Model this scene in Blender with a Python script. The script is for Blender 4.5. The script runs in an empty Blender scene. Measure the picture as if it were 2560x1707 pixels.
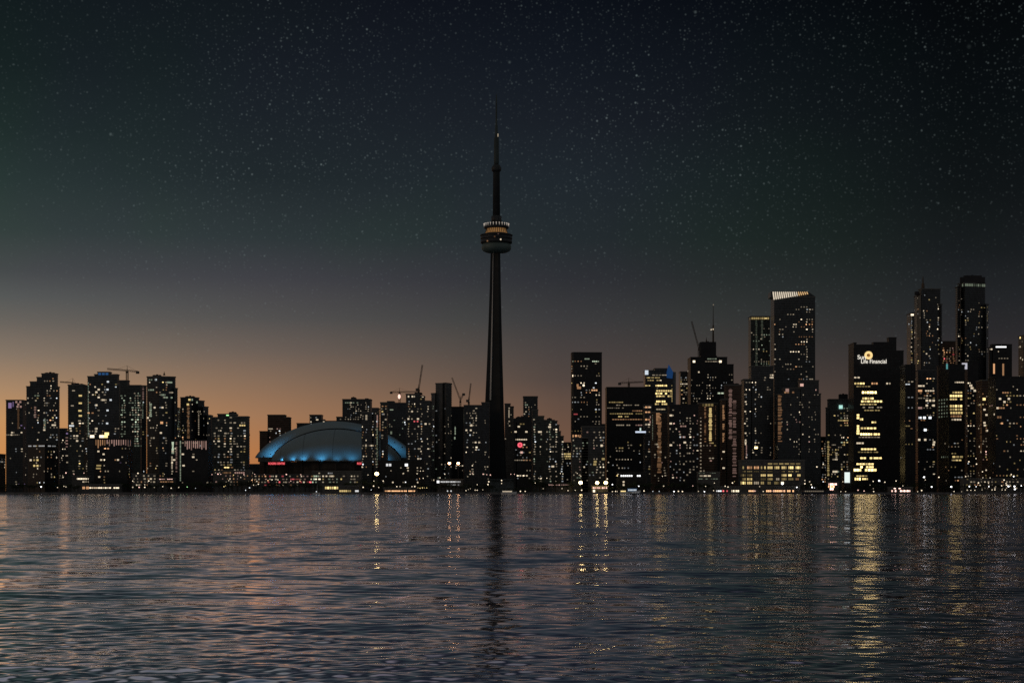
import bpy, bmesh, math, random
import numpy as np
from mathutils import Vector, Matrix

S = bpy.context.scene
COL = S.collection
# ------------------------------------------------------------------ camera
F = 4430.0            # focal length in pixels of the 2560 px wide photograph
HOR = 1228.0          # horizon line in those pixels
CAMH = 3.0
cam = bpy.data.cameras.new('camera')
cam.sensor_width = 36.0
cam.lens = 36.0 * F / 2560.0
cam.shift_y = (HOR - 853.5) / 2560.0
cam.clip_start = 1.0
cam.clip_end = 90000.0
co = bpy.data.objects.new('camera', cam)
co.location = (0, 0, CAMH)
co.rotation_euler = (math.radians(90), 0, 0)
COL.objects.link(co)
S.camera = co
S.view_settings.view_transform = 'Standard'
S.view_settings.look = 'None'
S.view_settings.exposure = 0.0
S.view_settings.gamma = 1.0
S.render.engine = 'CYCLES'
S.cycles.use_denoising = False
S.cycles.max_bounces = 4
S.cycles.sample_clamp_indirect = 8.0
S.cycles.sample_clamp_direct = 0.0
S.cycles.use_adaptive_sampling = False
S.cycles.use_light_tree = True

def lin(c):
    return tuple((v / 255.0 / 12.92) if v / 255.0 <= 0.04045 else ((v / 255.0 + 0.055) / 1.055) ** 2.4 for v in c)

# ------------------------------------------------------------------ sky (dusk glow in the west, stars)
W = bpy.data.worlds.new("World")
S.world = W
W.use_nodes = True
nt = W.node_tree
nt.nodes.clear()
N = nt.nodes.new
Lk = nt.links.new

def math_node(tree, op, a, b=None, clamp=False, c=None):
    n = tree.nodes.new('ShaderNodeMath'); n.operation = op; n.use_clamp = clamp
    for i, v in enumerate((a, b, c)):
        if v is None: continue
        if isinstance(v, (int, float)): n.inputs[i].default_value = v
        else: tree.links.new(v, n.inputs[i])
    return n.outputs[0]

tc = N('ShaderNodeTexCoord')
sep = N('ShaderNodeSeparateXYZ'); Lk(tc.outputs['Generated'], sep.inputs[0])
X, Y, Z = sep.outputs
M_ = lambda op, a, b=None, clamp=False: math_node(nt, op, a, b, clamp)
hyp = M_('SQRT', M_('ADD', M_('MULTIPLY', X, X), M_('MULTIPLY', Y, Y)))
tan_el = M_('DIVIDE', M_('MAXIMUM', Z, 0.0), M_('MAXIMUM', hyp, 0.001))
t = M_('DIVIDE', tan_el, 0.60, clamp=True)
az = M_('ARCTAN2', X, Y)          # 0 ahead, negative to the left (west)

SKY = {  # stops above the view are brightened, unseen, to light the water
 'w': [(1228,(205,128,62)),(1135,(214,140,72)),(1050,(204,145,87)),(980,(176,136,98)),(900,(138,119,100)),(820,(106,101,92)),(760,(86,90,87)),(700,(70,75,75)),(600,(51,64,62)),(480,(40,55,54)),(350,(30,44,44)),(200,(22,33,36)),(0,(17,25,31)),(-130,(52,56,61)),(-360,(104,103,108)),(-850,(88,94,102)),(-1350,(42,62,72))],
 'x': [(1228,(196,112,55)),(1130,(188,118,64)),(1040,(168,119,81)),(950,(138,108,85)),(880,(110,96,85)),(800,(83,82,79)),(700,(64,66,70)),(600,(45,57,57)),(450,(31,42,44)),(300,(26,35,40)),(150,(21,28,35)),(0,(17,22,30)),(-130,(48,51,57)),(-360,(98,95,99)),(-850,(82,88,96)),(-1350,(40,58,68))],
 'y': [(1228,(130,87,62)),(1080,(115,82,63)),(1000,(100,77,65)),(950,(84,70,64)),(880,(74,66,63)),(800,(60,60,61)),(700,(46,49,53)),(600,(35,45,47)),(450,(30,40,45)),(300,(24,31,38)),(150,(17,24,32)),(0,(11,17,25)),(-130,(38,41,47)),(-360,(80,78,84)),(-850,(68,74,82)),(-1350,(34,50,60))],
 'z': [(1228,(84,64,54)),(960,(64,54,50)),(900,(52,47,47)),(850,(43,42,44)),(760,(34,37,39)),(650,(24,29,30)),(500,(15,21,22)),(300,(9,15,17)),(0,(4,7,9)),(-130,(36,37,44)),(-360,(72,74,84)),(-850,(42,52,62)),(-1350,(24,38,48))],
}
def ramp(stops):
    r = N('ShaderNodeValToRGB'); r.color_ramp.interpolation = 'B_SPLINE' if False else 'LINEAR'
    el = r.color_ramp.elements
    pts = [(min(1.0, (HOR - y) / F / 0.60), lin(tuple(v + (sum(c) / 3 - v) * 0.16 for v in c))) for y, c in stops]
    el[0].position, el[0].color = pts[0][0], (*pts[0][1], 1)
    el[1].position, el[1].color = pts[-1][0], (*pts[-1][1], 1)
    for p, c in pts[1:-1]:
        e = el.new(p); e.color = (*c, 1)
    Lk(t, r.inputs[0]); return r.outputs[0]
def mixc(f, a, b, blend='MIX'):
    m = N('ShaderNodeMix'); m.data_type = 'RGBA'; m.blend_type = blend
    if isinstance(f, (int, float)): m.inputs[0].default_value = f
    else: Lk(f, m.inputs[0])
    for i, v in ((6, a), (7, b)):
        if isinstance(v, tuple): m.inputs[i].default_value = (*v, 1)
        else: Lk(v, m.inputs[i])
    return m.outputs[2]
def maprange(v, a, b):
    m = N('ShaderNodeMapRange'); m.interpolation_type = 'LINEAR'
    Lk(v, m.inputs[0]); m.inputs[1].default_value = a; m.inputs[2].default_value = b
    return m.outputs[0]
pa = lambda px: math.atan((px - 1280) / F)
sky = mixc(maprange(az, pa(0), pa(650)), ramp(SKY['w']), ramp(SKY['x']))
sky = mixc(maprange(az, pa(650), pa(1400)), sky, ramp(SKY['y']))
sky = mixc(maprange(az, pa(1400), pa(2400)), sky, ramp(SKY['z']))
# behind the viewer and far round to the west the sky is an even grey, raised to lift the dark walls
back = maprange(M_('ABSOLUTE', az), 0.36, 1.15)
sky = mixc(back, sky, lin((80, 79, 79)))
# large soft patches, greenish and bluish
no = N('ShaderNodeTexNoise'); no.inputs['Scale'].default_value = 5.5; no.inputs['Detail'].default_value = 3.0
Lk(tc.outputs['Generated'], no.inputs['Vector'])
patch = maprange(no.outputs[0], 0.42, 0.60)
tint = mixc(patch, (1.0, 0.95, 1.03), (0.93, 1.06, 0.92))
hi = maprange(tan_el, 0.06, 0.14)
tint = mixc(hi, (1.0, 1.0, 1.0), tint)
sky = mixc(1.0, sky, tint, 'MULTIPLY')
# stars
def stars(scale, radius, strength, thr, seed):
    mp = N('ShaderNodeMapping'); mp.inputs['Location'].default_value = (seed, seed * 0.7, seed * 1.3)
    Lk(tc.outputs['Generated'], mp.inputs[0])
    v = N('ShaderNodeTexVoronoi'); v.feature = 'F1'; v.inputs['Scale'].default_value = scale
    v.inputs['Randomness'].default_value = 1.0
    Lk(mp.outputs[0], v.inputs['Vector'])
    s = N('ShaderNodeSeparateColor'); Lk(v.outputs['Color'], s.inputs[0])
    core = M_('SUBTRACT', 1.0, M_('DIVIDE', v.outputs['Distance'], radius), clamp=True)
    core = M_('POWER', core, 1.4)
    rnd = M_('DIVIDE', M_('SUBTRACT', s.outputs[0], thr), 1.0 - thr, clamp=True)
    rnd = M_('POWER', rnd, 2.2)
    return M_('MULTIPLY', M_('MULTIPLY', core, rnd), strength)
st = M_('ADD', M_('ADD', M_('ADD', stars(520, 0.36, 0.050, 0.0, 5.3), stars(360, 0.30, 0.070, 0.0, 3.1)), stars(190, 0.17, 0.13, 0.30, 7.7)), M_('ADD', stars(60, 0.075, 0.13, 0.70, 1.9), stars(34, 0.060, 0.045, 0.35, 4.4)))
no2 = N('ShaderNodeTexNoise'); no2.inputs['Scale'].default_value = 9.0; no2.inputs['Detail'].default_value = 4.0
Lk(tc.outputs['Generated'], no2.inputs['Vector'])
clump = M_('ADD', 0.55, M_('MULTIPLY', maprange(no2.outputs[0], 0.40, 0.66), 0.75))
vis = M_('MULTIPLY', maprange(tan_el, 0.045, 0.19), clump)
st = M_('MULTIPLY', st, vis)
stc = N('ShaderNodeCombineColor'); 
for i, k in enumerate((0.80, 1.0, 1.0)): Lk(M_('MULTIPLY', st, k), stc.inputs[i])
sky = mixc(1.0, sky, stc.outputs[0], 'ADD')
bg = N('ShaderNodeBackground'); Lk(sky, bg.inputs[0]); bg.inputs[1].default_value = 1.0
wo = N('ShaderNodeOutputWorld'); Lk(bg.outputs[0], wo.inputs[0])

# ------------------------------------------------------------------ the last of the sunset
sun = bpy.data.lights.new('sun', 'SUN')
sun.energy = 0.13; sun.angle = math.radians(12); sun.color = (1.0, 0.62, 0.36)
so = bpy.data.objects.new('sun', sun); COL.objects.link(so)
so.rotation_euler = Vector((0.93, 0.30, -0.10)).to_track_quat('-Z', 'Y').to_euler()

# ------------------------------------------------------------------ helpers
def P(px, py, D):
    return Vector(((px - 1280) / F * D, D, CAMH + (HOR - py) / F * D))
def link(name, me, parent=None, mats=()):
    o = bpy.data.objects.new(name, me); COL.objects.link(o)
    if parent: o.parent = parent
    for m in mats: me.materials.append(m)
    return o
def tag(o, label=None, cat=None, group=None, kind=None):
    if label: o['label'] = label
    if cat: o['category'] = cat
    if group: o['group'] = group
    if kind: o['kind'] = kind
    return o
def empty(name, loc=(0, 0, 0), **k):
    o = bpy.data.objects.new(name, None); o.location = loc; o.empty_display_size = 1
    COL.objects.link(o); return tag(o, **k)
# ------------------------------------------------------------------ water
def water_mesh():
    rng = np.random.default_rng(5)
    ys = [-400.0, -60.0, 4.0, 12.0]
    y = 17.0
    while y < 150: 
        ys.append(y); y += max(0.03, 0.30 * y * y / (CAMH * 1772.0))
    while y < 30000:
        ys.append(y); y *= 1.10
    ys = np.array(ys)
    us = np.concatenate([[-4.0, -1.5, -0.8], np.linspace(-0.42, 0.42, 760), [0.8, 1.5, 4.0]])
    U, YY = np.meshgrid(us, ys)
    XX = U * np.maximum(YY, 14.0)
    XX[:3] = U[:3] * 60.0
    dy = 0.30 * YY * YY / (CAMH * 1772.0)
    H = np.zeros_like(XX)
    n = 130
    lam = np.exp(rng.uniform(np.log(0.15), np.log(1.5), n))
    ang = rng.normal(0.10, 0.95, n) + np.pi / 2
    ph = rng.uniform(0, 2 * np.pi, n)
    slope = WAVE_SLOPE / np.sqrt(n / 2.0) * rng.uniform(0.6, 1.4, n)
    for l, a, p, s in zip(lam, ang, ph, slope):
        k = 2 * np.pi / l
        att = np.clip((l / np.maximum(dy, 1e-3) - 2.5) / 4.0, 0, 1)
        if l > 1.0: s = s * 0.75
        H += (s / k) * att * np.sin(k * (np.cos(a) * XX + np.sin(a) * YY) + p)
    fade = np.clip((150 - YY) / 90.0, 0, 1) * np.clip((YY - 14) / 5.0, 0, 1) * (np.abs(U) < 0.45)
    # gusts: calmer and rougher patches
    g = 1.0 + 0.35 * np.sin(XX * 0.11 + 1.0 + 0.05 * YY) * np.sin(YY * 0.07 + 0.03 * XX)
    for l, a, p in ((5.5, 1.45, 0.3), (8.0, 1.75, 2.0), (12.0, 1.6, 4.0)):
        k = 2 * np.pi / l; H += 0.009 / k * np.sin(k * (np.cos(a) * XX + np.sin(a) * YY) + p)
    H *= fade * g
    nr, nc = XX.shape
    co_ = np.stack([XX, YY, H], -1).reshape(-1, 3).astype(np.float32)
    i = np.arange(nr * nc).reshape(nr, nc)
    q = np.stack([i[:-1, :-1], i[:-1, 1:], i[1:, 1:], i[1:, :-1]], -1).reshape(-1, 4)
    me = bpy.data.meshes.new('water')
    me.vertices.add(len(co_)); me.vertices.foreach_set('co', co_.ravel())
    me.loops.add(q.size); me.loops.foreach_set('vertex_index', q.ravel().astype(np.int32))
    me.polygons.add(len(q)); me.polygons.foreach_set('loop_start', np.arange(0, q.size, 4, dtype=np.int32))
    me.polygons.foreach_set('use_smooth', np.ones(len(q), bool))
    me.update(calc_edges=True)
    return me
WAVE_SLOPE = 0.060

def water_material():
    m = bpy.data.materials.new('lake water'); m.use_nodes = True
    t = m.node_tree; t.nodes.clear()
    g = t.nodes.new('ShaderNodeNewGeometry')
    def noise(scale, detail, off):
        mp = t.nodes.new('ShaderNodeMapping'); mp.inputs['Scale'].default_value = scale
        mp.inputs['Location'].default_value = off
        t.links.new(g.outputs['Position'], mp.inputs[0])
        n = t.nodes.new('ShaderNodeTexNoise'); n.inputs['Scale'].default_value = 1.0
        n.inputs['Detail'].default_value = detail; n.inputs['Roughness'].default_value = 0.62
        t.links.new(mp.outputs[0], n.inputs['Vector'])
        s = t.nodes.new('ShaderNodeSeparateColor'); t.links.new(n.outputs['Color'], s.inputs[0])
        return s
    A = noise((0.55, 1.1, 1.0), 5.0, (0, 0, 0))
    B = noise((0.30, 0.055, 1.0), 4.0, (31, 7, 0))
    m_ = lambda *a, **k: math_node(t, *a, **k)
    sp = t.nodes.new('ShaderNodeSeparateXYZ'); t.links.new(g.outputs['Position'], sp.inputs[0])
    mr = t.nodes.new('ShaderNodeMapRange'); t.links.new(sp.outputs[1], mr.inputs[0])
    mr.inputs[1].default_value = 20; mr.inputs[2].default_value = 75
    mr.inputs[3].default_value = 0.22; mr.inputs[4].default_value = 1.0
    far = mr.outputs[0]
    def comp(i, kA, kB, bias=0.0):
        a = m_('MULTIPLY', m_('SUBTRACT', A.outputs[i], 0.5), kA)
        b = m_('MULTIPLY', m_('SUBTRACT', B.outputs[i], 0.5), kB)
        return m_('MULTIPLY', m_('ADD', m_('ADD', a, b), bias), far)
    nx = comp(0, WNX, 0.06); ny = comp(1, WNY, 0.20, -0.034)
    cv = t.nodes.new('ShaderNodeCombineXYZ'); t.links.new(nx, cv.inputs[0]); t.links.new(ny, cv.inputs[1])
    ad = t.nodes.new('ShaderNodeVectorMath'); ad.operation = 'ADD'
    t.links.new(g.outputs['Normal'], ad.inputs[0]); t.links.new(cv.outputs[0], ad.inputs[1])
    no = t.nodes.new('ShaderNodeVectorMath'); no.operation = 'NORMALIZE'; t.links.new(ad.outputs[0], no.inputs[0])
    fr = t.nodes.new('ShaderNodeFresnel'); fr.inputs['IOR'].default_value = 1.45; t.links.new(no.outputs[0], fr.inputs['Normal'])
    fac = m_('ADD', 0.62, m_('MULTIPLY', fr.outputs[0], 1.15), clamp=True)
    gl = t.nodes.new('ShaderNodeBsdfGlossy'); gl.inputs['Roughness'].default_value = 0.06
    gl.inputs['Color'].default_value = (1.32, 1.27, 1.38, 1); t.links.new(no.outputs[0], gl.inputs['Normal'])  # reflectance raised beyond real water to brighten the reflections
    b = t.nodes.new('ShaderNodeBsdfDiffuse')
    b.inputs['Color'].default_value = (0.030, 0.048, 0.056, 1)
    mx = t.nodes.new('ShaderNodeMixShader'); t.links.new(fac, mx.inputs[0]); t.links.new(b.outputs[0], mx.inputs[1]); t.links.new(gl.outputs[0], mx.inputs[2])
    o = t.nodes.new('ShaderNodeOutputMaterial'); t.links.new(mx.outputs[0], o.inputs[0])
    return m
WNX, WNY = 0.20, 0.33
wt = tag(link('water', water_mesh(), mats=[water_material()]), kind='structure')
# ------------------------------------------------------------------ land
def box(bm, x0, x1, y0, y1, z0, z1, mi=0):
    v = [bm.verts.new((x, y, z)) for z in (z0, z1) for x, y in ((x0, y0), (x1, y0), (x1, y1), (x0, y1))]
    for f in ((0, 1, 5, 4), (1, 2, 6, 5), (2, 3, 7, 6), (3, 0, 4, 7), (4, 5, 6, 7), (3, 2, 1, 0)):
        bm.faces.new([v[i] for i in f]).material_index = mi
def prism(bm, poly, z0, z1, mi=0):
    a = [bm.verts.new((x, y, z0)) for x, y in poly]; b = [bm.verts.new((x, y, z1)) for x, y in poly]
    n = len(poly)
    for i in range(n):
        bm.faces.new((a[i], a[(i + 1) % n], b[(i + 1) % n], b[i])).material_index = mi
    bm.faces.new(b).material_index = mi; bm.faces.new(a[::-1]).material_index = mi
def tube(bm, p0, p1, r0, r1=None, n=8, mi=0):
    r1 = r0 if r1 is None else r1
    p0, p1 = Vector(p0), Vector(p1); d = (p1 - p0).normalized()
    u = d.orthogonal().normalized(); w = d.cross(u)
    A = []; B = []
    for i in range(n):
        a = 2 * math.pi * i / n; q = u * math.cos(a) + w * math.sin(a)
        A.append(bm.verts.new(p0 + q * r0)); B.append(bm.verts.new(p1 + q * r1))
    for i in range(n): bm.faces.new((A[i], A[(i + 1) % n], B[(i + 1) % n], B[i])).material_index = mi
    bm.faces.new(A[::-1]).material_index = mi; bm.faces.new(B).material_index = mi
def lathe(bm, c, prof, n=40, mi=0, smooth=True):
    rings = []
    for r, z in prof:
        rings.append([bm.verts.new((c[0] + r * math.cos(2 * math.pi * i / n), c[1] + r * math.sin(2 * math.pi * i / n), z)) for i in range(n)])
    for a, b in zip(rings, rings[1:]):
        for i in range(n):
            f = bm.faces.new((a[i], a[(i + 1) % n], b[(i + 1) % n], b[i])); f.smooth = smooth; f.material_index = mi
    bm.faces.new(rings[0][::-1]); bm.faces.new(rings[-1])
def done(bm, name, mats, parent=None):
    bmesh.ops.recalc_face_normals(bm, faces=bm.faces)
    me = bpy.data.meshes.new(name); bm.to_mesh(me); bm.free()
    return link(name, me, parent, mats if isinstance(mats, (list, tuple)) else [mats])

def surf(name, col, rough=0.6, spec=0.3, grid=None, amp=0.5, metal=0.0):
    """A wall: base colour with storey and bay variation given by the building's own grid."""
    m = bpy.data.materials.new(name); m.use_nodes = True; t = m.node_tree
    b = t.nodes['Principled BSDF']; b.inputs['Roughness'].default_value = rough
    b.inputs['Specular IOR Level'].default_value = spec; b.inputs['Metallic'].default_value = metal
    g = t.nodes.new('ShaderNodeNewGeometry')
    n = t.nodes.new('ShaderNodeTexNoise'); n.inputs['Scale'].default_value = 0.05; n.inputs['Detail'].default_value = 4
    t.links.new(g.outputs['Position'], n.inputs['Vector'])
    fac = n.outputs[0]
    if grid:
        mp = t.nodes.new('ShaderNodeMapping'); mp.inputs['Scale'].default_value = (1 / grid[0], 1 / grid[0], 1 / grid[1])
        t.links.new(g.outputs['Position'], mp.inputs[0])
        fl = t.nodes.new('ShaderNodeVectorMath'); fl.operation = 'FLOOR'; t.links.new(mp.outputs[0], fl.inputs[0])
        wn = t.nodes.new('ShaderNodeTexWhiteNoise'); t.links.new(fl.outputs[0], wn.inputs['Vector'])
        fac = math_node(t, 'ADD', math_node(t, 'MULTIPLY', n.outputs[0], 0.4), math_node(t, 'MULTIPLY', wn.outputs[0], 0.6))
    mr = t.nodes.new('ShaderNodeMapRange'); t.links.new(fac, mr.inputs[0])
    mr.inputs[3].default_value = 1 - amp; mr.inputs[4].default_value = 1 + amp
    vm = t.nodes.new('ShaderNodeVectorMath'); vm.operation = 'SCALE'; vm.inputs[0].default_value = col
    t.links.new(mr.outputs[0], vm.inputs['Scale']); t.links.new(vm.outputs[0], b.inputs['Base Color'])
    return m
def glow(name, col, k):
    m = bpy.data.materials.new(name); m.use_nodes = True; b = m.node_tree.nodes['Principled BSDF']
    b.inputs['Base Color'].default_value = (*[c * 0.3 for c in col], 1)
    b.inputs['Emission Color'].default_value = (*col, 1); b.inputs['Emission Strength'].default_value = k
    m.cycles.emission_sampling = 'AUTO' if k > 5 else 'NONE'
    return m

GLASS = surf('dark curtain glass', (0.035, 0.042, 0.050), 0.30, 0.5, (1.8, 3.3), 0.8)
TEAL = surf('greenish glass', (0.040, 0.055, 0.052), 0.30, 0.5, (2.2, 3.1), 0.9)
CONC = surf('grey concrete', (0.13, 0.13, 0.13), 0.85, 0.2, (3.0, 3.0), 0.35)
BRICK = surf('brown precast', (0.10, 0.065, 0.050), 0.85, 0.2, (3.0, 3.1), 0.4)
SLAB = surf('slab edge', (0.16, 0.16, 0.155), 0.8, 0.2, None, 0.2)
BLACK = surf('black steel cladding', (0.018, 0.018, 0.020), 0.45, 0.4, (3.0, 3.8), 0.5)
STEEL = surf('painted steel', (0.10, 0.07, 0.05), 0.6, 0.3)
ROOFM = surf('roof felt', (0.05, 0.05, 0.055), 0.9, 0.1)
WALLM = dict(g=GLASS, t=TEAL, c=CONC, b=BRICK, k=BLACK)

CL = dict(w=(1.0, 0.82, 0.58), c=(0.88, 0.94, 0.98), y=(1.0, 0.74, 0.30), o=(1.0, 0.52, 0.25), r=(1.0, 0.16, 0.18),
          b=(0.10, 0.38, 1.0), p=(0.62, 0.42, 0.85), g=(0.45, 1.0, 0.40), k=(1.0, 0.60, 0.50), e=(0.72, 0.86, 0.62), s=(1.0, 1.0, 1.0))
LV = {1: 0.045, 2: 0.16, 3: 0.30, 4: 0.70, 5: 1.6, 6: 3.5, 7: 14.0, 8: 30.0}
_wm = {}
def lamp_mat(code):
    if code not in _wm: _wm[code] = glow('lit ' + code, CL[code[0]], LV[int(code[1])])
    return _wm[code]
_pm = {}
def pane_mesh(code):
    if code not in _pm:
        bm = bmesh.new()
        v = [bm.verts.new(c) for c in ((-.5, 0, -.5), (.5, 0, -.5), (.5, 0, .5), (-.5, 0, .5), (-.5, 1, -.5), (.5, 1, -.5), (.5, 1, .5), (-.5, 1, .5))]
        for f in ((0, 1, 2, 3), (1, 5, 6, 2), (5, 4, 7, 6), (4, 0, 3, 7), (3, 2, 6, 7), (0, 4, 5, 1)): bm.faces.new([v[i] for i in f])
        me = bpy.data.meshes.new('window'); bm.to_mesh(me); bm.free(); me.materials.append(lamp_mat(code)); _pm[code] = me
    return _pm[code]

bm = bmesh.new(); box(bm, -14000, 14000, 1906, 60000, -2, 1.8)
GROUNDM = surf('dark park ground', (0.04, 0.045, 0.035), 0.95, 0.1)
tag(done(bm, 'ground', GROUNDM), kind='structure')
bm = bmesh.new(); box(bm, -7000, 7000, 1900, 1905.9, -2, 2.1)
for i in range(-70, 71): box(bm, i * 16 - 0.6, i * 16 + 0.6, 1899.6, 1899.99, -2, 1.7)
tag(done(bm, 'quay_wall', CONC), 'long low concrete quay wall along the far water edge', 'wall')

# ------------------------------------------------------------------ buildings
BL = []      # every building: dict(root, D, rects, polys)
def bld(name, label, D, blocks, mat='g', depth=26, corner=None, cut=(14, 14), slab=0.35, lights=(), rnd=0, pal='wwwwcyo', ry=None, cat='building', floor=3.2, roofs=(), bay=4.0, ribs=0, group=None, wseed=None, big=1.0):
    x0 = min(b[0] for b in blocks); x1 = max(b[1] for b in blocks)
    cx = P((x0 + x1) / 2, HOR, D + depth / 2)
    root = empty(name, (cx.x, cx.y, 1.8), label=label, cat=cat, group=group)
    polys = []; rects = []
    bm = bmesh.new()
    for k, b in enumerate(blocks + tuple(roofs)):
        bx0, bx1, yt = b[0], b[1], b[2]
        isroof = k >= len(blocks)
        zt = P(0, yt, D).z
        zb = 1.8 if len(b) < 4 else P(0, b[3], D).z
        dk = depth
        if len(blocks) > 1 and not (bx1 == x1 and bx1 < 1280) and not (bx0 == x0 and bx0 > 1280):
            dk = min(depth, max(9.0, 5.0 * D / max(1.0, abs((bx0 + bx1) / 2 - 1280))))
        DD = D + dk
        f0 = (bx0 - 1280) / F * (DD if bx0 > 1280 and bx0 == x0 else D)      # a side that faces the axis shows its depth
        f1 = (bx1 - 1280) / F * (DD if bx1 < 1280 and bx1 == x1 else D)
        if f1 - f0 < 3: DD = D + 6.0; f0 = (bx0 - 1280) / F * D; f1 = (bx1 - 1280) / F * D
        if corner and not isroof:
            xc = (corner - 1280) / F * D
            xc = min(max(xc, f0 + 1), f1 - 1)
            poly = [(f0, D + cut[0]), (xc, D), (f1, D + cut[1]), (f1, DD), (f0, DD)]
        else:
            ins = 3 if isroof else 0
            poly = [(f0, D + ins), (f1, D + ins), (f1, DD - ins), (f0, DD - ins)]
        loc = [(x - cx.x, y - cx.y) for x, y in poly]
        if isroof:
            rb = bmesh.new(); prism(rb, loc, zb - 1.8 + 0.02, zt - 1.8)
            for q in range(3):       # vents and a parapet make the plant room's outline uneven
                u = (q + 0.5) / 3
                xx = loc[0][0] + (loc[1][0] - loc[0][0]) * u
                if abs(loc[1][0] - loc[0][0]) > 6: box(rb, xx - 1.1, xx + 1.1, loc[0][1] + 3, loc[0][1] + 6, zt - 1.8, zt - 1.8 + 0.5 + 0.7 * (q % 2))
            done(rb, 'penthouse', ROOFM, root)
            rects.append((bx0, bx1, yt)); continue
        prism(bm, loc, zb - 1.8, zt - 1.8, 0)
        mx = sum(p[0] for p in loc) / len(loc); my = sum(p[1] for p in loc) / len(loc)
        if slab:
            z = zb + 4.5 + 0.21 * k
            while z < zt - 1:
                pl = [(x + math.copysign(slab, x - mx), y + math.copysign(slab, y - my)) for x, y in loc]
                prism(bm, pl, z - 1.8, z - 1.8 + 0.45, 1); z += floor
        if ribs:
            n = max(2, int((loc[1][0] - loc[0][0]) / ribs))
            for q in range(n + 1):
                xx = loc[0][0] + (loc[1][0] - loc[0][0]) * q / n
                box(bm, xx - 0.35, xx + 0.35, loc[0][1] - 0.7, loc[0][1] + 0.2, zb - 1.8 + 0.1, zt - 1.8 + 0.3, 1)
        # parapet
        pl = [(x + math.copysign(slab + .25, x - mx), y + math.copysign(slab + .25, y - my)) for x, y in loc]
        prism(bm, pl, zt - 1.8 - 0.7, zt - 1.8 + 0.6, 1)
        polys.append((poly, zb, zt)); rects.append((bx0, bx1, yt))
    done(bm, 'wall', [WALLM[mat], SLAB if mat != 'k' else BLACK], root)
    d = dict(root=root, D=D, rects=rects, polys=polys, lights=list(lights), rnd=rnd, pal=pal, ry=ry, floor=floor, bay=bay,
             slab=slab, blocks=blocks, seed=len(BL) if wseed is None else wseed, cx=cx, big=big, ribs=ribs)
    BL.append(d); return root

def on_face(d, px, py):
    """World point of the facade seen at this pixel, with the face's direction."""
    dx, dz = (px - 1280) / F, (HOR - py) / F
    best = None
    for poly, zb, zt in d['polys']:
        n = len(poly)
        for i in range(n):
            ax, ay = poly[i]; bx, by = poly[(i + 1) % n]
            ex, ey = bx - ax, by - ay
            det = dx * (-ey) - (-ex)           # solve s*(dx,1) = a + u*e
            if abs(det) < 1e-9: continue
            s = (ax * (-ey) - (-ex) * ay) / det
            u = (dx * ay - ax) / det
            if s <= 0 or not (-0.001 <= u <= 1.001): continue
            z = CAMH + dz * s
            if not (zb - 1 <= z <= zt + 0.5): continue
            if best is None or s < best[0]:
                best = (s, Vector((dx * s, s, z)), math.atan2(ey, ex), (ax, ay, bx, by), (zb, zt))
    return best
def hidden(d, px, py, m=1.5):
    for o in BL:
        if o['D'] < d['D'] - 5 and o is not d:
            for x0, x1, yt in o['rects']:
                if x0 - m < px < x1 + m and py > yt - m: return True
    return False
NWIN = [0]
def put(d, px, py, w, h, code, name='window', snap=True):
    """w, h in metres"""
    r = on_face(d, px, py)
    if not r: return None
    s, p, a, seg, zz = r
    if name == 'window': w *= 0.88; h *= 0.86
    ln = math.hypot(seg[2] - seg[0], seg[3] - seg[1])
    if ln < 2: return None
    w = min(w, ln - 0.3)
    t = Vector((seg[2] - seg[0], seg[3] - seg[1], 0)).normalized()
    u = (p - Vector((seg[0], seg[1], p.z))).dot(t)
    u = min(max(u, w / 2 + .1), ln - w / 2 - .1)
    z = min(p.z, zz[1] - h / 2 - 0.9)
    if snap: z = math.floor((z - 1.8) / d['floor']) * d['floor'] + 1.8 + d['floor'] * 0.5
    z = max(z, 1.8 + h / 2)
    p = Vector((seg[0], seg[1], 0)) + t * u; p.z = z
    nrm = Vector((t.y, -t.x, 0))
    p += nrm * (d['slab'] + 0.12 + (0.7 if d['ribs'] else 0))
    o = bpy.data.objects.new(name, pane_mesh(code)); COL.objects.link(o)
    o.parent = d['root']; o.location = p - Vector((d['cx'].x, d['cx'].y, 1.8))
    o.rotation_euler = (0, 0, a); o.scale = (w, 0.1, h)
    NWIN[0] += 1; return o
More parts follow.
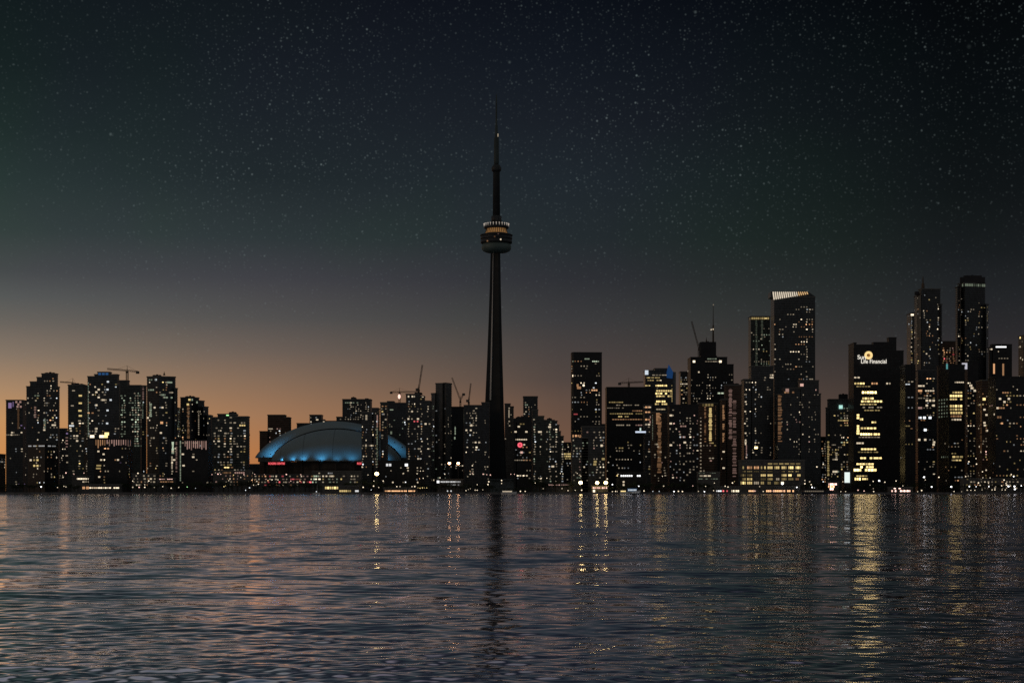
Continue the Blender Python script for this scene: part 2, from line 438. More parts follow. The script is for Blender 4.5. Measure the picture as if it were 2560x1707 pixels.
def finish_windows():
    for d in BL:
        rg = random.Random(100 + d['seed'])
        count = 0
        mp = F / d['D']        # px per metre
        for L in d['lights']:
            kind = L[0]
            if kind == 'p':       # ('p', code, w, h, (x,y),(x,y)...) points
                for x, y in L[4:]:
                    if put(d, x, y, L[2], L[3], L[1]): count += 1
            elif kind == 'row':   # ('row', code, y, x0, x1, n, h, jitter of code)
                _, code, y, x0, x1, n, h = L
                for i in range(n):
                    x = x0 + (x1 - x0) * (i + 0.5) / n
                    cc = code if rg.random() < 0.7 else code[0] + str(max(1, int(code[1]) - 1))
                    if rg.random() < 0.9 and put(d, x, y, (x1 - x0) / n / mp * 0.86, h, cc): count += 1
            elif kind == 'col':   # ('col', code, x, y0, y1, n, w, h)
                _, code, x, y0, y1, n, w, h = L
                for i in range(n):
                    y = y0 + (y1 - y0) * (i + 0.5) / n
                    cc = code if rg.random() < 0.75 else code[0] + str(max(1, int(code[1]) - 1))
                    if n > 18 and code[0] in 'ok' and rg.random() < 0.16: continue
                    if put(d, x + (rg.uniform(-.5, .5) if n > 18 and w > 2 else 0), y, w * (rg.uniform(.6, 1.1) if w > 2.5 else 1), h, cc, snap=False): count += 1
            elif kind == 'fin':   # vertical strips, their own glow imitates the uplight on podium fins
                _, code, x0, x1, n, y0, y1, w = L
                for i in range(n):
                    x = x0 + (x1 - x0) * i / max(1, n - 1)
                    yy = y0 + (y1 - y0) * rg.uniform(0.55, 1.0)
                    cc = code if rg.random() < 0.7 else code[0] + str(max(1, int(code[1]) - 1))
                    if put(d, x, (y0 + yy) / 2, w, (yy - y0) / mp, cc, name='glow_strip', snap=False): count += 1
        right = min(b[0] for b in d['blocks']) > 2060
        n = min(int(d['rnd'] * (1.45 if right else 1.15)), 98 - count)
        tot = sum(max(1, (b[1] - b[0]) * (1200 - b[2])) for b in d['blocks'])
        wts = {}; szf = rg.uniform(0.8, 1.25); sparse = rg.uniform(1.5, 4.0)
        tries = 0; made = 0; used = set()
        dens = n
        while made < n and tries < n * 12:
            tries += 1
            b = rg.choices(d['blocks'], weights=[max(1, (q[1] - q[0]) * (1200 - q[2])) for q in d['blocks']])[0]
            ya = b[2] + 7 if not d['ry'] else max(b[2] + 5, d['ry'][0])
            yb = 1212 if not d['ry'] else d['ry'][1]
            if ya >= yb: continue
            px = rg.uniform(b[0] + 2, b[1] - 2); py = rg.uniform(ya, yb)
            bw = d['bay'] * mp
            kx = int(px / bw); ky = int(py / (d['floor'] * mp))
            if kx not in wts: wts[kx] = 0.12 + rg.random() ** sparse
            if rg.random() > wts[kx] or (kx, ky) in used: continue
            px = (kx + 0.5) * bw; py = (ky + 0.5) * d['floor'] * mp
            if not (b[0] + 1 < px < b[1] - 1) or hidden(d, px, py): continue
            used.add((kx, ky))
            c = rg.choice(d['pal'] + ('yow' if right else 'w')); lv = rg.choices((2, 3, 4, 5), weights=(50, 31, 15, 4))[0]
            w = rg.choice((1.2, 1.5, 1.8, 2.3)) * d['big'] * szf
            if put(d, px + rg.uniform(-.25, .25) * bw, py, w, rg.choice((1.3, 1.5, 1.8)), c + str(lv)):
                made += 1
                office = d['root'].name.startswith('office')
                if rg.random() < (0.42 if office else 0.12):
                    for q in range(1, rg.choice((2, 2, 3, 4)) if office else 2):
                        if b[0] + 1 < px + bw * q < b[1] - 1 and (kx + q, ky) not in used and not hidden(d, px + bw * q, py) and put(d, px + bw * q, py, w, 1.6, c + str(max(2, lv - rg.choice((0, 1))))):
                            made += 1; used.add((kx + q, ky))
                elif not office and rg.random() < 0.2:
                    p2 = py + d['floor'] * mp
                    if p2 < yb and (kx, ky + 1) not in used and put(d, px, p2, w, 1.5, c + str(max(2, lv - 1))): made += 1; used.add((kx, ky + 1))
# ------------------------------------------------------------------ the skyline, west to east
T = 'high rise'
bld('office_block', 'low dark building at the far left edge with a short row of white windows', 2120, ((-30, 14, 1135),), 'k', 24, slab=0, rnd=5, cat='building',
    lights=[('row', 'c3', 1153, 0, 12, 3, 1.8), ('row', 'w3', 1154, 12, 14, 1, 1.8), ('p', 'w3', 3, 2, (12, 1163), (17, 1196), (20, 1200))])
bld('residential_tower', 'slim tower with purple lit top floors beside the left edge', 2420, ((15, 70, 1000),), 'g', 26, rnd=20, pal='wwwwcp', cat=T,
    lights=[('p', 'p3', 5, 5, (25, 1009), (25, 1016)), ('p', 'p2', 2, 8, (33, 1010),), ('p', 'k3', 3, 3, (41, 1007), (46, 1010), (51, 1007), (44, 1014), (52, 1015)), ('col', 'o1', 46, 1020, 1072, 17, 3.2, 1.6), ('p', 'w4', 2.5, 2, (30, 1079), (29, 1088), (54, 1078)), ('row', 'w2', 1089, 15, 50, 8, 1.6)])
bld('residential_tower', 'dark tower second from the left edge, rising in steps to a block on its right', 2320, ((66, 75, 966), (75, 92, 954), (92, 104, 943), (104, 140, 934), (140, 146, 967)), 'g', 28, rnd=58, cat=T, roofs=((110, 134, 931, 934),),
    lights=[('row', 'e2', 990, 86, 99, 3, 1.8), ('row', 'w2', 1005, 111, 124, 4, 1.8), ('p', 'w3', 2.4, 2, (70, 997), (70, 1008), (92, 1001), (111, 1031), (137, 1039)), ('col', 'e2', 112, 1045, 1072, 5, 3.4, 2.2), ('col', 'k2', 88, 1015, 1045, 5, 3.4, 2.2), ('p', 'w4', 3, 2.2, (111, 1077), (132, 1065), (139, 1060))])
bld('podium_building', 'mid-rise block under a long white light bar, left foreground shore', 2010, ((64, 146, 1110),), 'k', 26, corner=112, cut=(8, 10), slab=0.2, rnd=26, cat='building',
    lights=[('row', 's4', 1115.5, 69, 93, 2, 1.5), ('row', 's3', 1116.5, 95, 140, 4, 1.5), ('p', 'y4', 3, 2.4, (86, 1161), (94, 1161), (94, 1149)), ('p', 'y3', 2.6, 2, (86, 1149),), ('p', 'w4', 3, 2.4, (77, 1149), (141, 1140))])
bld('residential_tower', 'narrow low tower showing in the orange gap between two taller towers', 2560, ((143, 164, 1071), (164, 175, 1077)), 'g', 20, rnd=14, cat=T, pal='wwck', ry=(1080, 1200),
    lights=[('p', 'p3', 3.5, 2.4, (168, 1084),), ('col', 'k3', 167, 1090, 1120, 4, 5, 1.8), ('p', 'w3', 4, 2, (166, 1137), (169, 1155))])
bld('residential_tower', 'flat topped dark tower right of the orange gap, with a column of yellow rooms', 2260, ((170, 222, 962),), 't', 26, rnd=34, cat=T, ry=(1050, 1200), roofs=((178, 205, 959, 962),),
    lights=[('p', 'y4', 4.6, 2.4, (201, 987), (201, 1006), (200, 1025), (201, 1038)), ('p', 'w3', 4, 1.6, (181, 1012), (199, 1052), (184, 979)), ('p', 'w4', 3, 2.2, (181, 1060), (176, 1068), (193, 1090), (193, 1104)), ('p', 'c4', 7, 2.4, (179, 1061),)])
bld('residential_tower', 'tall tower with a blue lit crown and a string of lights down its left edge', 2180, ((219, 236, 941), (236, 244, 936), (244, 274, 930), (274, 293, 936), (293, 298, 962)), 'g', 28, rnd=66, cat=T, ry=(955, 1090),
    lights=[('col', 'e3', 221, 955, 1092, 34, 1.1, 1.1), ('row', 'b2', 934, 245, 272, 3, 3.0), ('p', 'c4', 3, 2.4, (270, 957), (269, 974), (276, 1001), (269, 1027), (268, 1056)), ('p', 'w4', 3, 2.4, (245, 995), (242, 979), (247, 973), (242, 1011), (236, 1064), (243, 1071), (240, 1077)), ('row', 'w4', 1000, 252, 262, 3, 2.4), ('p', 'w5', 6, 4, (254, 1088), (235, 1093)), ('p', 'y5', 6, 4, (267, 1082), (264, 1090))])
bld('office_tower', 'broad tower with a mottled greenish facade of many faint lights behind the blue crowned one', 2380, ((298, 319, 951), (319, 363, 963)), 't', 30, rnd=94, pal='eee', cat=T, ry=(985, 1120), wseed=77, bay=3.6, lights=[])
bld('glass_podium', 'dark low-rise block crowned by orange uplit fins, shore below the blue crowned tower', 2000, ((236, 332, 1097),), 'k', 30, slab=0, rnd=20, cat='building', pal='wwyo',
    lights=[('fin', 'o3', 240, 262, 5, 1098, 1120, 1.2), ('fin', 'k3', 268, 326, 11, 1098, 1114, 1.1), ('p', 'w4', 2.6, 2, (246, 1126), (253, 1148), (248, 1189), (259, 1132), (295, 1151)), ('p', 'y3', 6, 2, (247, 1166), (246, 1172)), ('row', 'p2', 1156, 288, 304, 3, 1.2)])
bld('residential_tower', 'tall flat topped tower with a small mast on its roof and bright upper rooms', 2240, ((365, 434, 941), (434, 441, 970)), 'g', 30, corner=398, cut=(6, 8), rnd=56, cat=T, roofs=((380, 400, 937, 941),),
    lights=[('row', 'e2', 947, 372, 392, 4, 1.8), ('p', 'c4', 3, 2.4, (390, 948),), ('p', 'e3', 4, 2.4, (421, 953), (427, 954)), ('row', 'e3', 975, 370, 386, 3, 2.2), ('row', 'w3', 979, 422, 433, 3, 2.2), ('row', 'e3', 987, 401, 414, 3, 2.6), ('row', 'e3', 991, 408, 432, 4, 2.2), ('p', 'o4', 4, 3.4, (404, 1056),), ('col', 'e3', 377, 1008, 1042, 7, 3.6, 2.2), ('row', 'w3', 1096, 376, 388, 2, 2), ('p', 'w4', 3, 2.4, (387, 1019), (406, 1020), (370, 1041), (402, 1080))])
bld('residential_tower', 'slim dark tower with a dotted light strip tight against the left of the mast tower', 2300, ((354, 364, 964),), 'g', 20, slab=0.3, rnd=4, cat=T, lights=[('col', 'k2', 358, 966, 1000, 8, 2.4, 1.4), ('col', 'e2', 357, 1003, 1046, 11, 1.4, 1.4)])
bld('residential_tower', 'tower with wide rows of greenish white rooms between two taller neighbours', 2360, ((426, 452, 1019),), 't', 24, rnd=14, cat=T, pal='wec', ry=(1020, 1095),
    lights=[('row', 'e4', 1036, 430, 446, 3, 2.6), ('row', 'e3', 1030, 430, 450, 4, 2), ('row', 'e3', 1054, 428, 448, 4, 2.4), ('row', 'e3', 1067, 427, 446, 4, 2.4), ('row', 'y4', 1074, 430, 452, 4, 2.6), ('row', 'e3', 1089, 436, 452, 3, 2)])
bld('residential_tower', 'tower with a glowing orange stair column below a yellow lit top', 2420, ((449, 493, 993), (493, 506, 1001), (506, 516, 1016), (516, 532, 1037)), 'g', 26, corner=478, cut=(6, 12), rnd=24, cat=T, roofs=((462, 484, 990, 993),), ry=(1000, 1100),
    lights=[('col', 'o2', 471, 1012, 1096, 26, 4.6, 1.3), ('p', 'y4', 4, 3, (474, 999), (470, 1010)), ('p', 'e3', 3, 3, (479, 1001), (492, 1003)), ('col', 'w3', 495, 1025, 1088, 12, 2.4, 1.8), ('p', 'w4', 3, 2, (519, 1058),), ('row', 'w3', 1089, 515, 524, 2, 2)])
bld('glass_podium', 'dark low-rise block with pinkish uplit fins along its roof, shore left of the stadium', 2000, ((422, 532, 1100),), 'k', 30, slab=0, rnd=16, cat='building', pal='wwc',
    lights=[('fin', 'k3', 463, 515, 11, 1098, 1122, 1.1), ('col', 'e4', 432, 1104, 1134, 7, 3, 2), ('col', 'k2', 441, 1104, 1180, 20, 2, 1.2), ('col', 'e3', 451, 1100, 1202, 32, 1.3, 1.3), ('col', 'w3', 430, 1140, 1172, 8, 1.8, 1.8), ('p', 'w4', 3, 2, (435, 1148), (459, 1160), (457, 1138), (483, 1144))])
bld('residential_tower', 'wide dark tower nearest the stadium on its left, a green light on its roof line', 2160, ((529, 544, 1043), (544, 590, 1035), (590, 619, 1041), (619, 622, 1086)), 't', 28, rnd=92, cat=T, roofs=((571, 588, 1030, 1035),), big=1.1, ry=(1040, 1196),
    lights=[('p', 'g5', 3.4, 2.4, (569, 1039),), ('row', 'y4', 1065, 598, 614, 3, 2.2)])
bld('apartment_block', 'mid-rise block with a few white rooms rising left of the dome roof', 2640, ((649, 674, 1078), (669, 711, 1037), (711, 728, 1043)), 'b', 26, rnd=18, cat='building', ry=(1070, 1130), bay=5, pal='wck', lights=[('p', 'w3', 4, 2, (674, 1072), (679, 1070), (716, 1080))])
bld('apartment_block', 'small square block peeping over the left shoulder of the dome roof', 2700, ((742, 773, 1058), (774, 803, 1037), (803, 812, 1049)), 'g', 26, rnd=5, ry=(1040, 1056), cat='building', lights=[('p', 'w4', 4, 2, (793, 1049),)])
bld('residential_tower', 'broad flat topped tower rising behind the dome, with a faint lit top row', 2760, ((841, 856, 1042), (856, 930, 998)), 'g', 30, rnd=40, cat=T, roofs=((877, 888, 993, 998), (912, 920, 995, 998)), ry=(1005, 1070),
    lights=[('row', 'e2', 1007, 862, 896, 7, 2)])
bld('condominium_tower', 'dark tower with a beaded light strip on its edge, standing in front of the dome', 2120, ((904, 934, 1030), (930, 949, 1020)), 'g', 26, rnd=44, cat=T, ry=(1030, 1170),
    lights=[('col', 'k3', 944, 1037, 1068, 8, 1.6, 1.6), ('col', 'e2', 943, 1070, 1162, 22, 1.5, 1.5), ('row', 'w4', 1111, 926, 935, 2, 2), ('p', 'w3', 2.4, 3.2, (916, 1040), (916, 1048), (915, 1112))])
bld('condominium_tower', 'slim dark tower in front of the dome, right of the one with beaded lights', 2140, ((951, 970, 1006),), 'g', 22, rnd=14, cat=T, lights=[('p', 'w3', 2.4, 2, (959, 1033), (968, 1034), (965, 1048)), ('p', 'w3', 5, 1.8, (977, 1043),)])
bld('condominium_tower', 'dark tower behind the right end of the dome under the hammerhead crane', 2720, ((968, 984, 1003), (984, 1018, 1007)), 'g', 28, rnd=10, ry=(1015, 1085), cat=T, pal='wec', lights=[('p', 'e3', 6, 1.8, (979, 1025),), ('p', 'e2', 3, 5, (978, 1080),)])
bld('condominium_tower', 'tower with bright corner rooms at the top beside the luffing crane', 2280, ((1015, 1048, 985), (1048, 1060, 990), (1060, 1078, 1002)), 'g', 26, rnd=60, cat=T, roofs=((1036, 1054, 981, 985),), ry=(1000, 1195),
    lights=[('row', 'w4', 992, 1019, 1038, 4, 2.4), ('p', 'w4', 2.6, 2.2, (1030, 1027), (1057, 991), (1021, 1046)), ('p', 'r4', 2.2, 2, (1044, 1056), (1036, 1056)), ('row', 'w4', 1067, 1044, 1053, 2, 2.2), ('row', 'w4', 1122, 1044, 1052, 2, 2), ('row', 'w4', 1147, 1043, 1052, 2, 2), ('p', 'w4', 3, 2.4, (1045, 1050), (1064, 1062)), ('p', 'o4', 4, 2.4, (1043, 1192), (1049, 1197))])
bld('slab_tower', 'tallest plain dark slab tower between the dome and the great tower', 2380, ((1078, 1089, 983), (1089, 1108, 958), (1108, 1129, 957)), 'c', 30, corner=1115, cut=(4, 16), rnd=40, cat=T, ry=(1010, 1200), pal='wwec', floor=3.0,
    lights=[('col', 'e3', 1073.5, 1034, 1168, 34, 1.3, 1.3)], slab=0.5)
bld('condominium_tower', 'low dark tower left of the plain slab tower, edged by a thin beaded light strip', 2350, ((1062, 1079, 1004),), 'g', 20, rnd=8, cat=T, ry=(1020, 1190), lights=[('col', 'e2', 1072.5, 1030, 1165, 34, 1.2, 1.2)])
bld('office_tower', 'unlit dark block with one short vertical strip of light, below the two small cranes', 2460, ((1129, 1160, 1017),), 'k', 26, rnd=6, cat=T, ry=(1100, 1180), lights=[('col', 'e3', 1138, 1066, 1086, 8, 1.6, 1.8), ('p', 'e3', 2, 4, (1137, 1094),), ('col', 'e2', 1159, 1024, 1056, 9, 1.4, 1.4)])
bld('condominium_tower', 'dark tower tight against the left foot of the great tower with scattered white rooms', 2330, ((1160, 1204, 1013), (1204, 1224, 1006)), 'g', 26, rnd=48, cat=T, ry=(1020, 1200), pal='wwwc',
    lights=[('p', 'w4', 3.4, 3, (1178, 1062),), ('p', 'w4', 2.6, 2.2, (1177, 1077), (1166, 1076), (1198, 1103), (1189, 1103)), ('row', 'w3', 1144, 1141, 1153, 2, 2)])
bld('residential_tower', 'narrow round shouldered tower just right of the great tower shaft', 2600, ((1262, 1276, 1009), (1276, 1284, 1016)), 'c', 20, rnd=4, cat=T, ry=(1030, 1100), lights=[('col', 'w3', 1272.5, 1024, 1044, 9, 1.8, 1.4), ('p', 'w3', 2.2, 2, (1273, 1019), (1273, 1051), (1274, 1063))])
bld('residential_tower', 'square dark block standing highest in the stepped cluster right of the great tower', 2500, ((1308, 1344, 991),), 'g', 26, rnd=8, cat=T, ry=(1005, 1040), lights=[('p', 'w3', 2.4, 2, (1315, 1028), (1311, 1035), (1334, 1028), (1339, 1036)), ('row', 'e3', 1013, 1312, 1320, 2, 1.6)])
bld('office_tower', 'dark tower carrying a round red sign, right of the great tower', 2200, ((1284, 1292, 1054), (1290, 1330, 1044)), 'k', 26, slab=0, rnd=20, cat=T, ry=(1060, 1200), roofs=((1292, 1318, 1041, 1044),),
    lights=[('row', 'w4', 1099, 1288, 1318, 7, 1.8), ('p', 'w4', 3.2, 2.2, (1297, 1066), (1316, 1077), (1290, 1082)), ('p', 'k4', 3.4, 3, (1304, 1133),), ('row', 'w3', 1150, 1280, 1318, 7, 1.2)])
bld('residential_tower', 'tower stepping down like stairs toward the right, behind the red sign tower', 2300, ((1330, 1345, 1024), (1345, 1360, 1040), (1360, 1386, 1050), (1386, 1393, 1052), (1393, 1398, 1062), (1398, 1402, 1078), (1402, 1409, 1090)), 't', 26, rnd=88, cat=T, ry=(1050, 1205), pal='wwwec', roofs=((1368, 1380, 1046, 1050),),
    lights=[('p', 'w4', 4, 2.4, (1346, 1082), (1351, 1081), (1374, 1067), (1382, 1163))])
bld('office_block', 'low block with two bright yellow floors, in the gap left of the flat topped tower', 2440, ((1405, 1430, 1106),), 'g', 24, rnd=6, cat='building', ry=(1110, 1200), lights=[('row', 'y4', 1136, 1410, 1427, 4, 2.2), ('row', 'y4', 1141, 1410, 1427, 4, 2.2), ('row', 'y3', 1147, 1412, 1427, 3, 1.8), ('row', 'c3', 1158, 1416, 1427, 3, 1.8)])
bld('office_tower', 'tall flat topped dark tower standing alone with slanted left edge and scattered windows', 2360, ((1427, 1505, 881),), 'k', 34, corner=1434, cut=(6, 3), slab=0, rnd=62, cat=T, pal='wwwoyc', ry=(905, 1080),
    lights=[('row', 'e3', 898, 1461, 1474, 3, 1.8), ('row', 'e4', 903, 1480, 1498, 4, 1.8), ('p', 'e2', 4, 1.8, (1434, 905),), ('row', 'o4', 978, 1478, 1494, 3, 2.4), ('p', 'o3', 3, 4, (1444, 960), (1445, 970), (1450, 968)), ('p', 'r3', 6, 1.8, (1437, 1037),), ('row', 'o4', 1088, 1430, 1456, 4, 3), ('p', 'o4', 3, 4, (1434, 1093), (1450, 1094)), ('p', 'w5', 2.8, 3, (1459, 961), (1432, 939))])
bld('residential_tower', 'lower thinly lit tower in front of the flat topped one, behind the quay lamps', 2120, ((1428, 1470, 1094), (1455, 1512, 1066)), 'g', 28, rnd=60, cat=T, ry=(1080, 1200), pal='wwwkec',
    lights=[('p', 'w4', 3, 3, (1504, 1113),), ('p', 'y3', 4, 3, (1487, 1163), (1488, 1152), (1510, 1149))])
bld('office_tower', 'broad office slab with lit floors below a blank top, under the small hammerhead crane', 2420, ((1513, 1612, 968), (1612, 1636, 969)), 'k', 34, slab=0.1, rnd=34, cat=T, pal='wwcy', ry=(1100, 1200), floor=3.9,
    lights=[('row', 'y3', 1005, 1522, 1558, 9, 1.6), ('row', 'w3', 1011, 1540, 1598, 10, 1.2), ('row', 'w2', 1020, 1512, 1560, 9, 1.2), ('row', 'o3', 1025, 1580, 1606, 5, 1.6), ('row', 'y3', 1033, 1524, 1606, 14, 1.6), ('row', 'y4', 1040, 1545, 1572, 5, 1.8), ('row', 'o3', 1047, 1530, 1606, 12, 1.4), ('row', 'w3', 1061, 1540, 1576, 7, 1.6), ('row', 'k3', 1061, 1588, 1606, 3, 1.6)])
bld('office_tower', 'narrow lit wing at the right side of the broad office slab', 2300, ((1608, 1630, 1012),), 'g', 24, rnd=10, cat=T, ry=(1030, 1190), lights=[('row', 'w4', 1014, 1609, 1628, 4, 1.6), ('row', 'o4', 1020, 1612, 1626, 2, 2.4), ('row', 'o4', 1032, 1612, 1626, 2, 2), ('row', 'o4', 1047, 1612, 1626, 2, 2.4), ('row', 'w4', 1062, 1612, 1626, 2, 2.4), ('p', 'k3', 3, 3, (1626, 1056), (1628, 1040))])
bld('office_tower', 'office tower with bright yellow floors and a blue lit pointed fin on its right', 2560, ((1609, 1637, 926), (1637, 1668, 921), (1668, 1684, 930)), 'g', 32, slab=0.1, rnd=8, cat=T, pal='yyw', ry=(935, 1010), floor=3.8,
    lights=[('row', 'y3', 943, 1616, 1650, 7, 1.8), ('row', 'y3', 951, 1618, 1652, 6, 2), ('row', 'w3', 940, 1630, 1670, 5, 1.4), ('row', 'y4', 966, 1612, 1626, 3, 1.8), ('row', 'y5', 965, 1638, 1668, 6, 2.6), ('row', 'y4', 978, 1640, 1680, 7, 3), ('row', 'y5', 985, 1638, 1668, 5, 2.8), ('row', 'y4', 992, 1640, 1680, 7, 3), ('row', 'y5', 1001, 1640, 1664, 5, 2.8), ('row', 'y4', 1007, 1637, 1670, 6, 2.8), ('row', 'w3', 1021, 1640, 1668, 5, 2), ('row', 'y4', 1026, 1640, 1664, 4, 2), ('col', 'y3', 1680, 970, 1005, 8, 1.4, 2)])
bld('residential_tower', 'round cornered tower with a tall reddish column of lit balconies beside the office slab', 2180, ((1627, 1668, 1030),), 'b', 26, rnd=12, cat=T, ry=(1100, 1200), pal='wwk', corner=1640, cut=(5, 6),
    lights=[('col', 'o2', 1648, 1034, 1182, 42, 6.5, 1.4), ('col', 'o3', 1644, 1030, 1060, 8, 8, 1.8), ('col', 'e2', 1632, 1036, 1100, 16, 1.3, 1.3), ('p', 'w3', 3, 2, (1645, 1117), (1651, 1129), (1641, 1112), (1640, 1135))])
bld('residential_tower', 'plain dark tower with sparse windows right of the reddish balcony column', 2100, ((1668, 1746, 1012),), 'k', 30, slab=0.3, rnd=70, cat=T, ry=(1025, 1200), pal='wwwwck',
    lights=[('p', 'w4', 3.4, 2.4, (1677, 1035), (1674, 1059), (1675, 1114), (1656, 1192), (1712, 1106)), ('row', 'k3', 1067, 1700, 1716, 3, 2), ('row', 'k3', 1093, 1700, 1714, 3, 2)])
bld('office_tower', 'grey blue block at the left shoulder of the antenna tower', 2700, ((1697, 1722, 929),), 'g', 26, slab=0.1, rnd=16, cat=T, ry=(940, 1010), lights=[('row', 'w4', 960, 1700, 1722, 5, 1.8), ('p', 'k4', 2.5, 2.5, (1698, 927),)])
bld('office_tower', 'massive stepped dark tower topped by a plant block and a tall white lit antenna', 2620, ((1719, 1752, 893), (1752, 1792, 890), (1792, 1818, 893), (1818, 1834, 911)), 'k', 44, slab=0.1, rnd=40, cat=T, ry=(935, 1010), pal='wwc', floor=3.9, roofs=((1752, 1791, 854, 890),),
    lights=[('p', 'w5', 4, 3.6, (1735, 904),), ('p', 'w5', 4, 3.8, (1801, 902),), ('row', 'e3', 897, 1768, 1792, 5, 1.6), ('row', 'w3', 903, 1762, 1800, 6, 1.4), ('p', 'w4', 2.4, 2.4, (1720, 929), (1747, 927)), ('row', 'e4', 985, 1793, 1810, 2, 2.4)])
bld('residential_tower', 'tower with a tall yellow lit window column inside an orange frame', 2240, ((1744, 1796, 1007),), 'b', 28, rnd=26, cat=T, ry=(1100, 1200), corner=1785, cut=(4, 10), pal='wwwk',
    lights=[('row', 'y2', 1012, 1755, 1784, 4, 3.6), ('col', 'o2', 1763, 1016, 1105, 26, 2.4, 1.5), ('col', 'y4', 1776, 1019, 1102, 18, 4.4, 2.0), ('col', 'o2', 1788, 1014, 1100, 26, 2.6, 1.2), ('p', 'y3', 6, 1.6, (1779, 1107), (1785, 1115)), ('col', 'w3', 1752, 1040, 1200, 18, 1.8, 1.6)])
bld('residential_tower', 'jagged tower of pinkish lit balconies, right of the yellow window column', 2290, ((1800, 1818, 998), (1815, 1854, 962)), 'b', 26, rnd=12, cat=T, ry=(1000, 1195), roofs=((1820, 1848, 958, 962),), pal='wwy',
    lights=[('col', 'k2', 1826, 968, 1105, 44, 5, 1.3), ('col', 'o3', 1807, 1012, 1105, 24, 3.4, 1.6), ('col', 'k2', 1836, 1000, 1192, 50, 6.5, 1.2), ('row', 'y4', 984, 1793, 1810, 3, 2), ('p', 'w4', 3.4, 2.2, (1806, 1167), (1806, 1129), (1805, 1146))], floor=3.0)
bld('office_tower', 'slim tower with a golden lit crown left of the tallest slanted roof tower', 2760, ((1871, 1925, 791),), 't', 28, rnd=40, cat=T, ry=(815, 950), pal='eewy', slab=0.4,
    lights=[('row', 'y3', 794, 1873, 1923, 10, 3.6), ('p', 'y4', 5, 2.4, (1880, 790), (1914, 794)), ('p', 'c4', 2.4, 2.4, (1871, 837),), ('col', 'e1', 1891, 800, 950, 34, 4, 1.6), ('col', 'e1', 1905, 800, 850, 14, 4, 1.6)])
bld('residential_tower', 'plain dark mid-height tower in front of the golden crowned one', 2350, ((1853, 1880, 948), (1878, 1934, 915)), 'g', 28, rnd=52, cat=T, ry=(935, 1150), pal='wwwc',
    lights=[('row', 'w4', 937, 1924, 1934, 2, 2.2), ('row', 'w4', 944, 1926, 1934, 2, 2.2), ('row', 'w3', 986, 1858, 1872, 3, 2), ('col', 'w4', 1864, 1098, 1112, 4, 3, 2), ('col', 'k3', 1866, 1112, 1146, 12, 1.4, 1.4), ('p', 'y6', 5, 3.4, (1890, 1117),), ('p', 'w4', 2.4, 2, (1864, 1006), (1863, 1028), (1864, 1085), (1861, 1057))])
slant = bld('office_tower', 'tallest office tower with a slanted roof edged by glowing white fins', 2640, ((1927, 1943, 742), (1943, 2038, 742)), 'g', 34, slab=0.12, rnd=92, cat=T, ry=(765, 950), pal='wwwwwco', floor=3.7, wseed=5,
    lights=[])
bld('residential_tower', 'dark tower with a column of orange lit balconies on its left, red roof lights', 2300, ((1936, 1960, 985), (1960, 2002, 970), (2000, 2047, 951), (2047, 2052, 984)), 'g', 30, rnd=50, cat=T, ry=(975, 1150), pal='wwwwk',
    lights=[('col', 'o2', 1946, 986, 1104, 38, 6.0, 1.4), ('p', 'k4', 5, 4, (1983, 960), (2003, 961)), ('row', 'o3', 983, 1960, 1986, 4, 2.6), ('p', 'k3', 5, 6, (1968, 975),), ('row', 'r3', 949, 2006, 2044, 3, 1.2)])
bld('office_block', 'low wide office block with several rows of bright yellow windows on the shore', 1990, ((1846, 2012, 1150),), 'c', 30, slab=0.3, rnd=0, cat='building', floor=4.3,
    lights=[('row', 'y3', 1155, 1918, 2002, 6, 1.5)] + [('row', c, y, x - 6.5, x + 6.5, 3, h) for y, h, codes in ((1164, 3.4, 'y4 o4 o4 y4 y4 y4 y4 y5 y5'), (1175, 1.2, 'y2 y2 y1 y1 y1 - y2 y3 y3'), (1184, 2.8, 'y2 y2 - y4 y4 - y4 y5 y5'), (1193, 2.6, 'y3 y4 - y1 y3 w3 y3 y2 o2'), (1202, 3.4, 'y5 y4 w3 y3 y3 y2 y3 o4 y4')) for x, c in zip((1858, 1874, 1891, 1908, 1925, 1942, 1960, 1977, 1995), codes.split()) if c != '-'][:38] + [('p', 'w5', 3.4, 3, (1956, 1211),)])
bld('residential_tower', 'low dark block in the narrow gap left of the teal sign tower', 2400, ((2040, 2070, 1092),), 'k', 22, slab=0.2, rnd=24, cat='building', ry=(1100, 1205))
bld('office_tower', 'tower with a pale teal sign and red roof beacon, left of the gold logo tower', 2330, ((2066, 2074, 1019), (2073, 2126, 998)), 'c', 28, rnd=44, cat=T, ry=(1020, 1200), slab=0.2, pal='wwye', roofs=((2100, 2121, 985, 998),),
    lights=[('p', 'r6', 2.6, 2.6, (2111, 987.5),), ('col', 'y3', 2070.5, 1102, 1190, 15, 3, 2.4), ('row', 'y3', 1050, 2094, 2122, 5, 2), ('row', 'y3', 1061, 2094, 2122, 5, 2), ('row', 'w3', 1109, 2079, 2090, 3, 1.4), ('row', 'y3', 1109, 2096, 2112, 2, 1.4), ('row', 'w4', 1181, 2081, 2094, 3, 3), ('row', 'w4', 1147, 2081, 2094, 4, 1.8), ('col', 'w3', 2091, 1130, 1146, 3, 3, 2)])
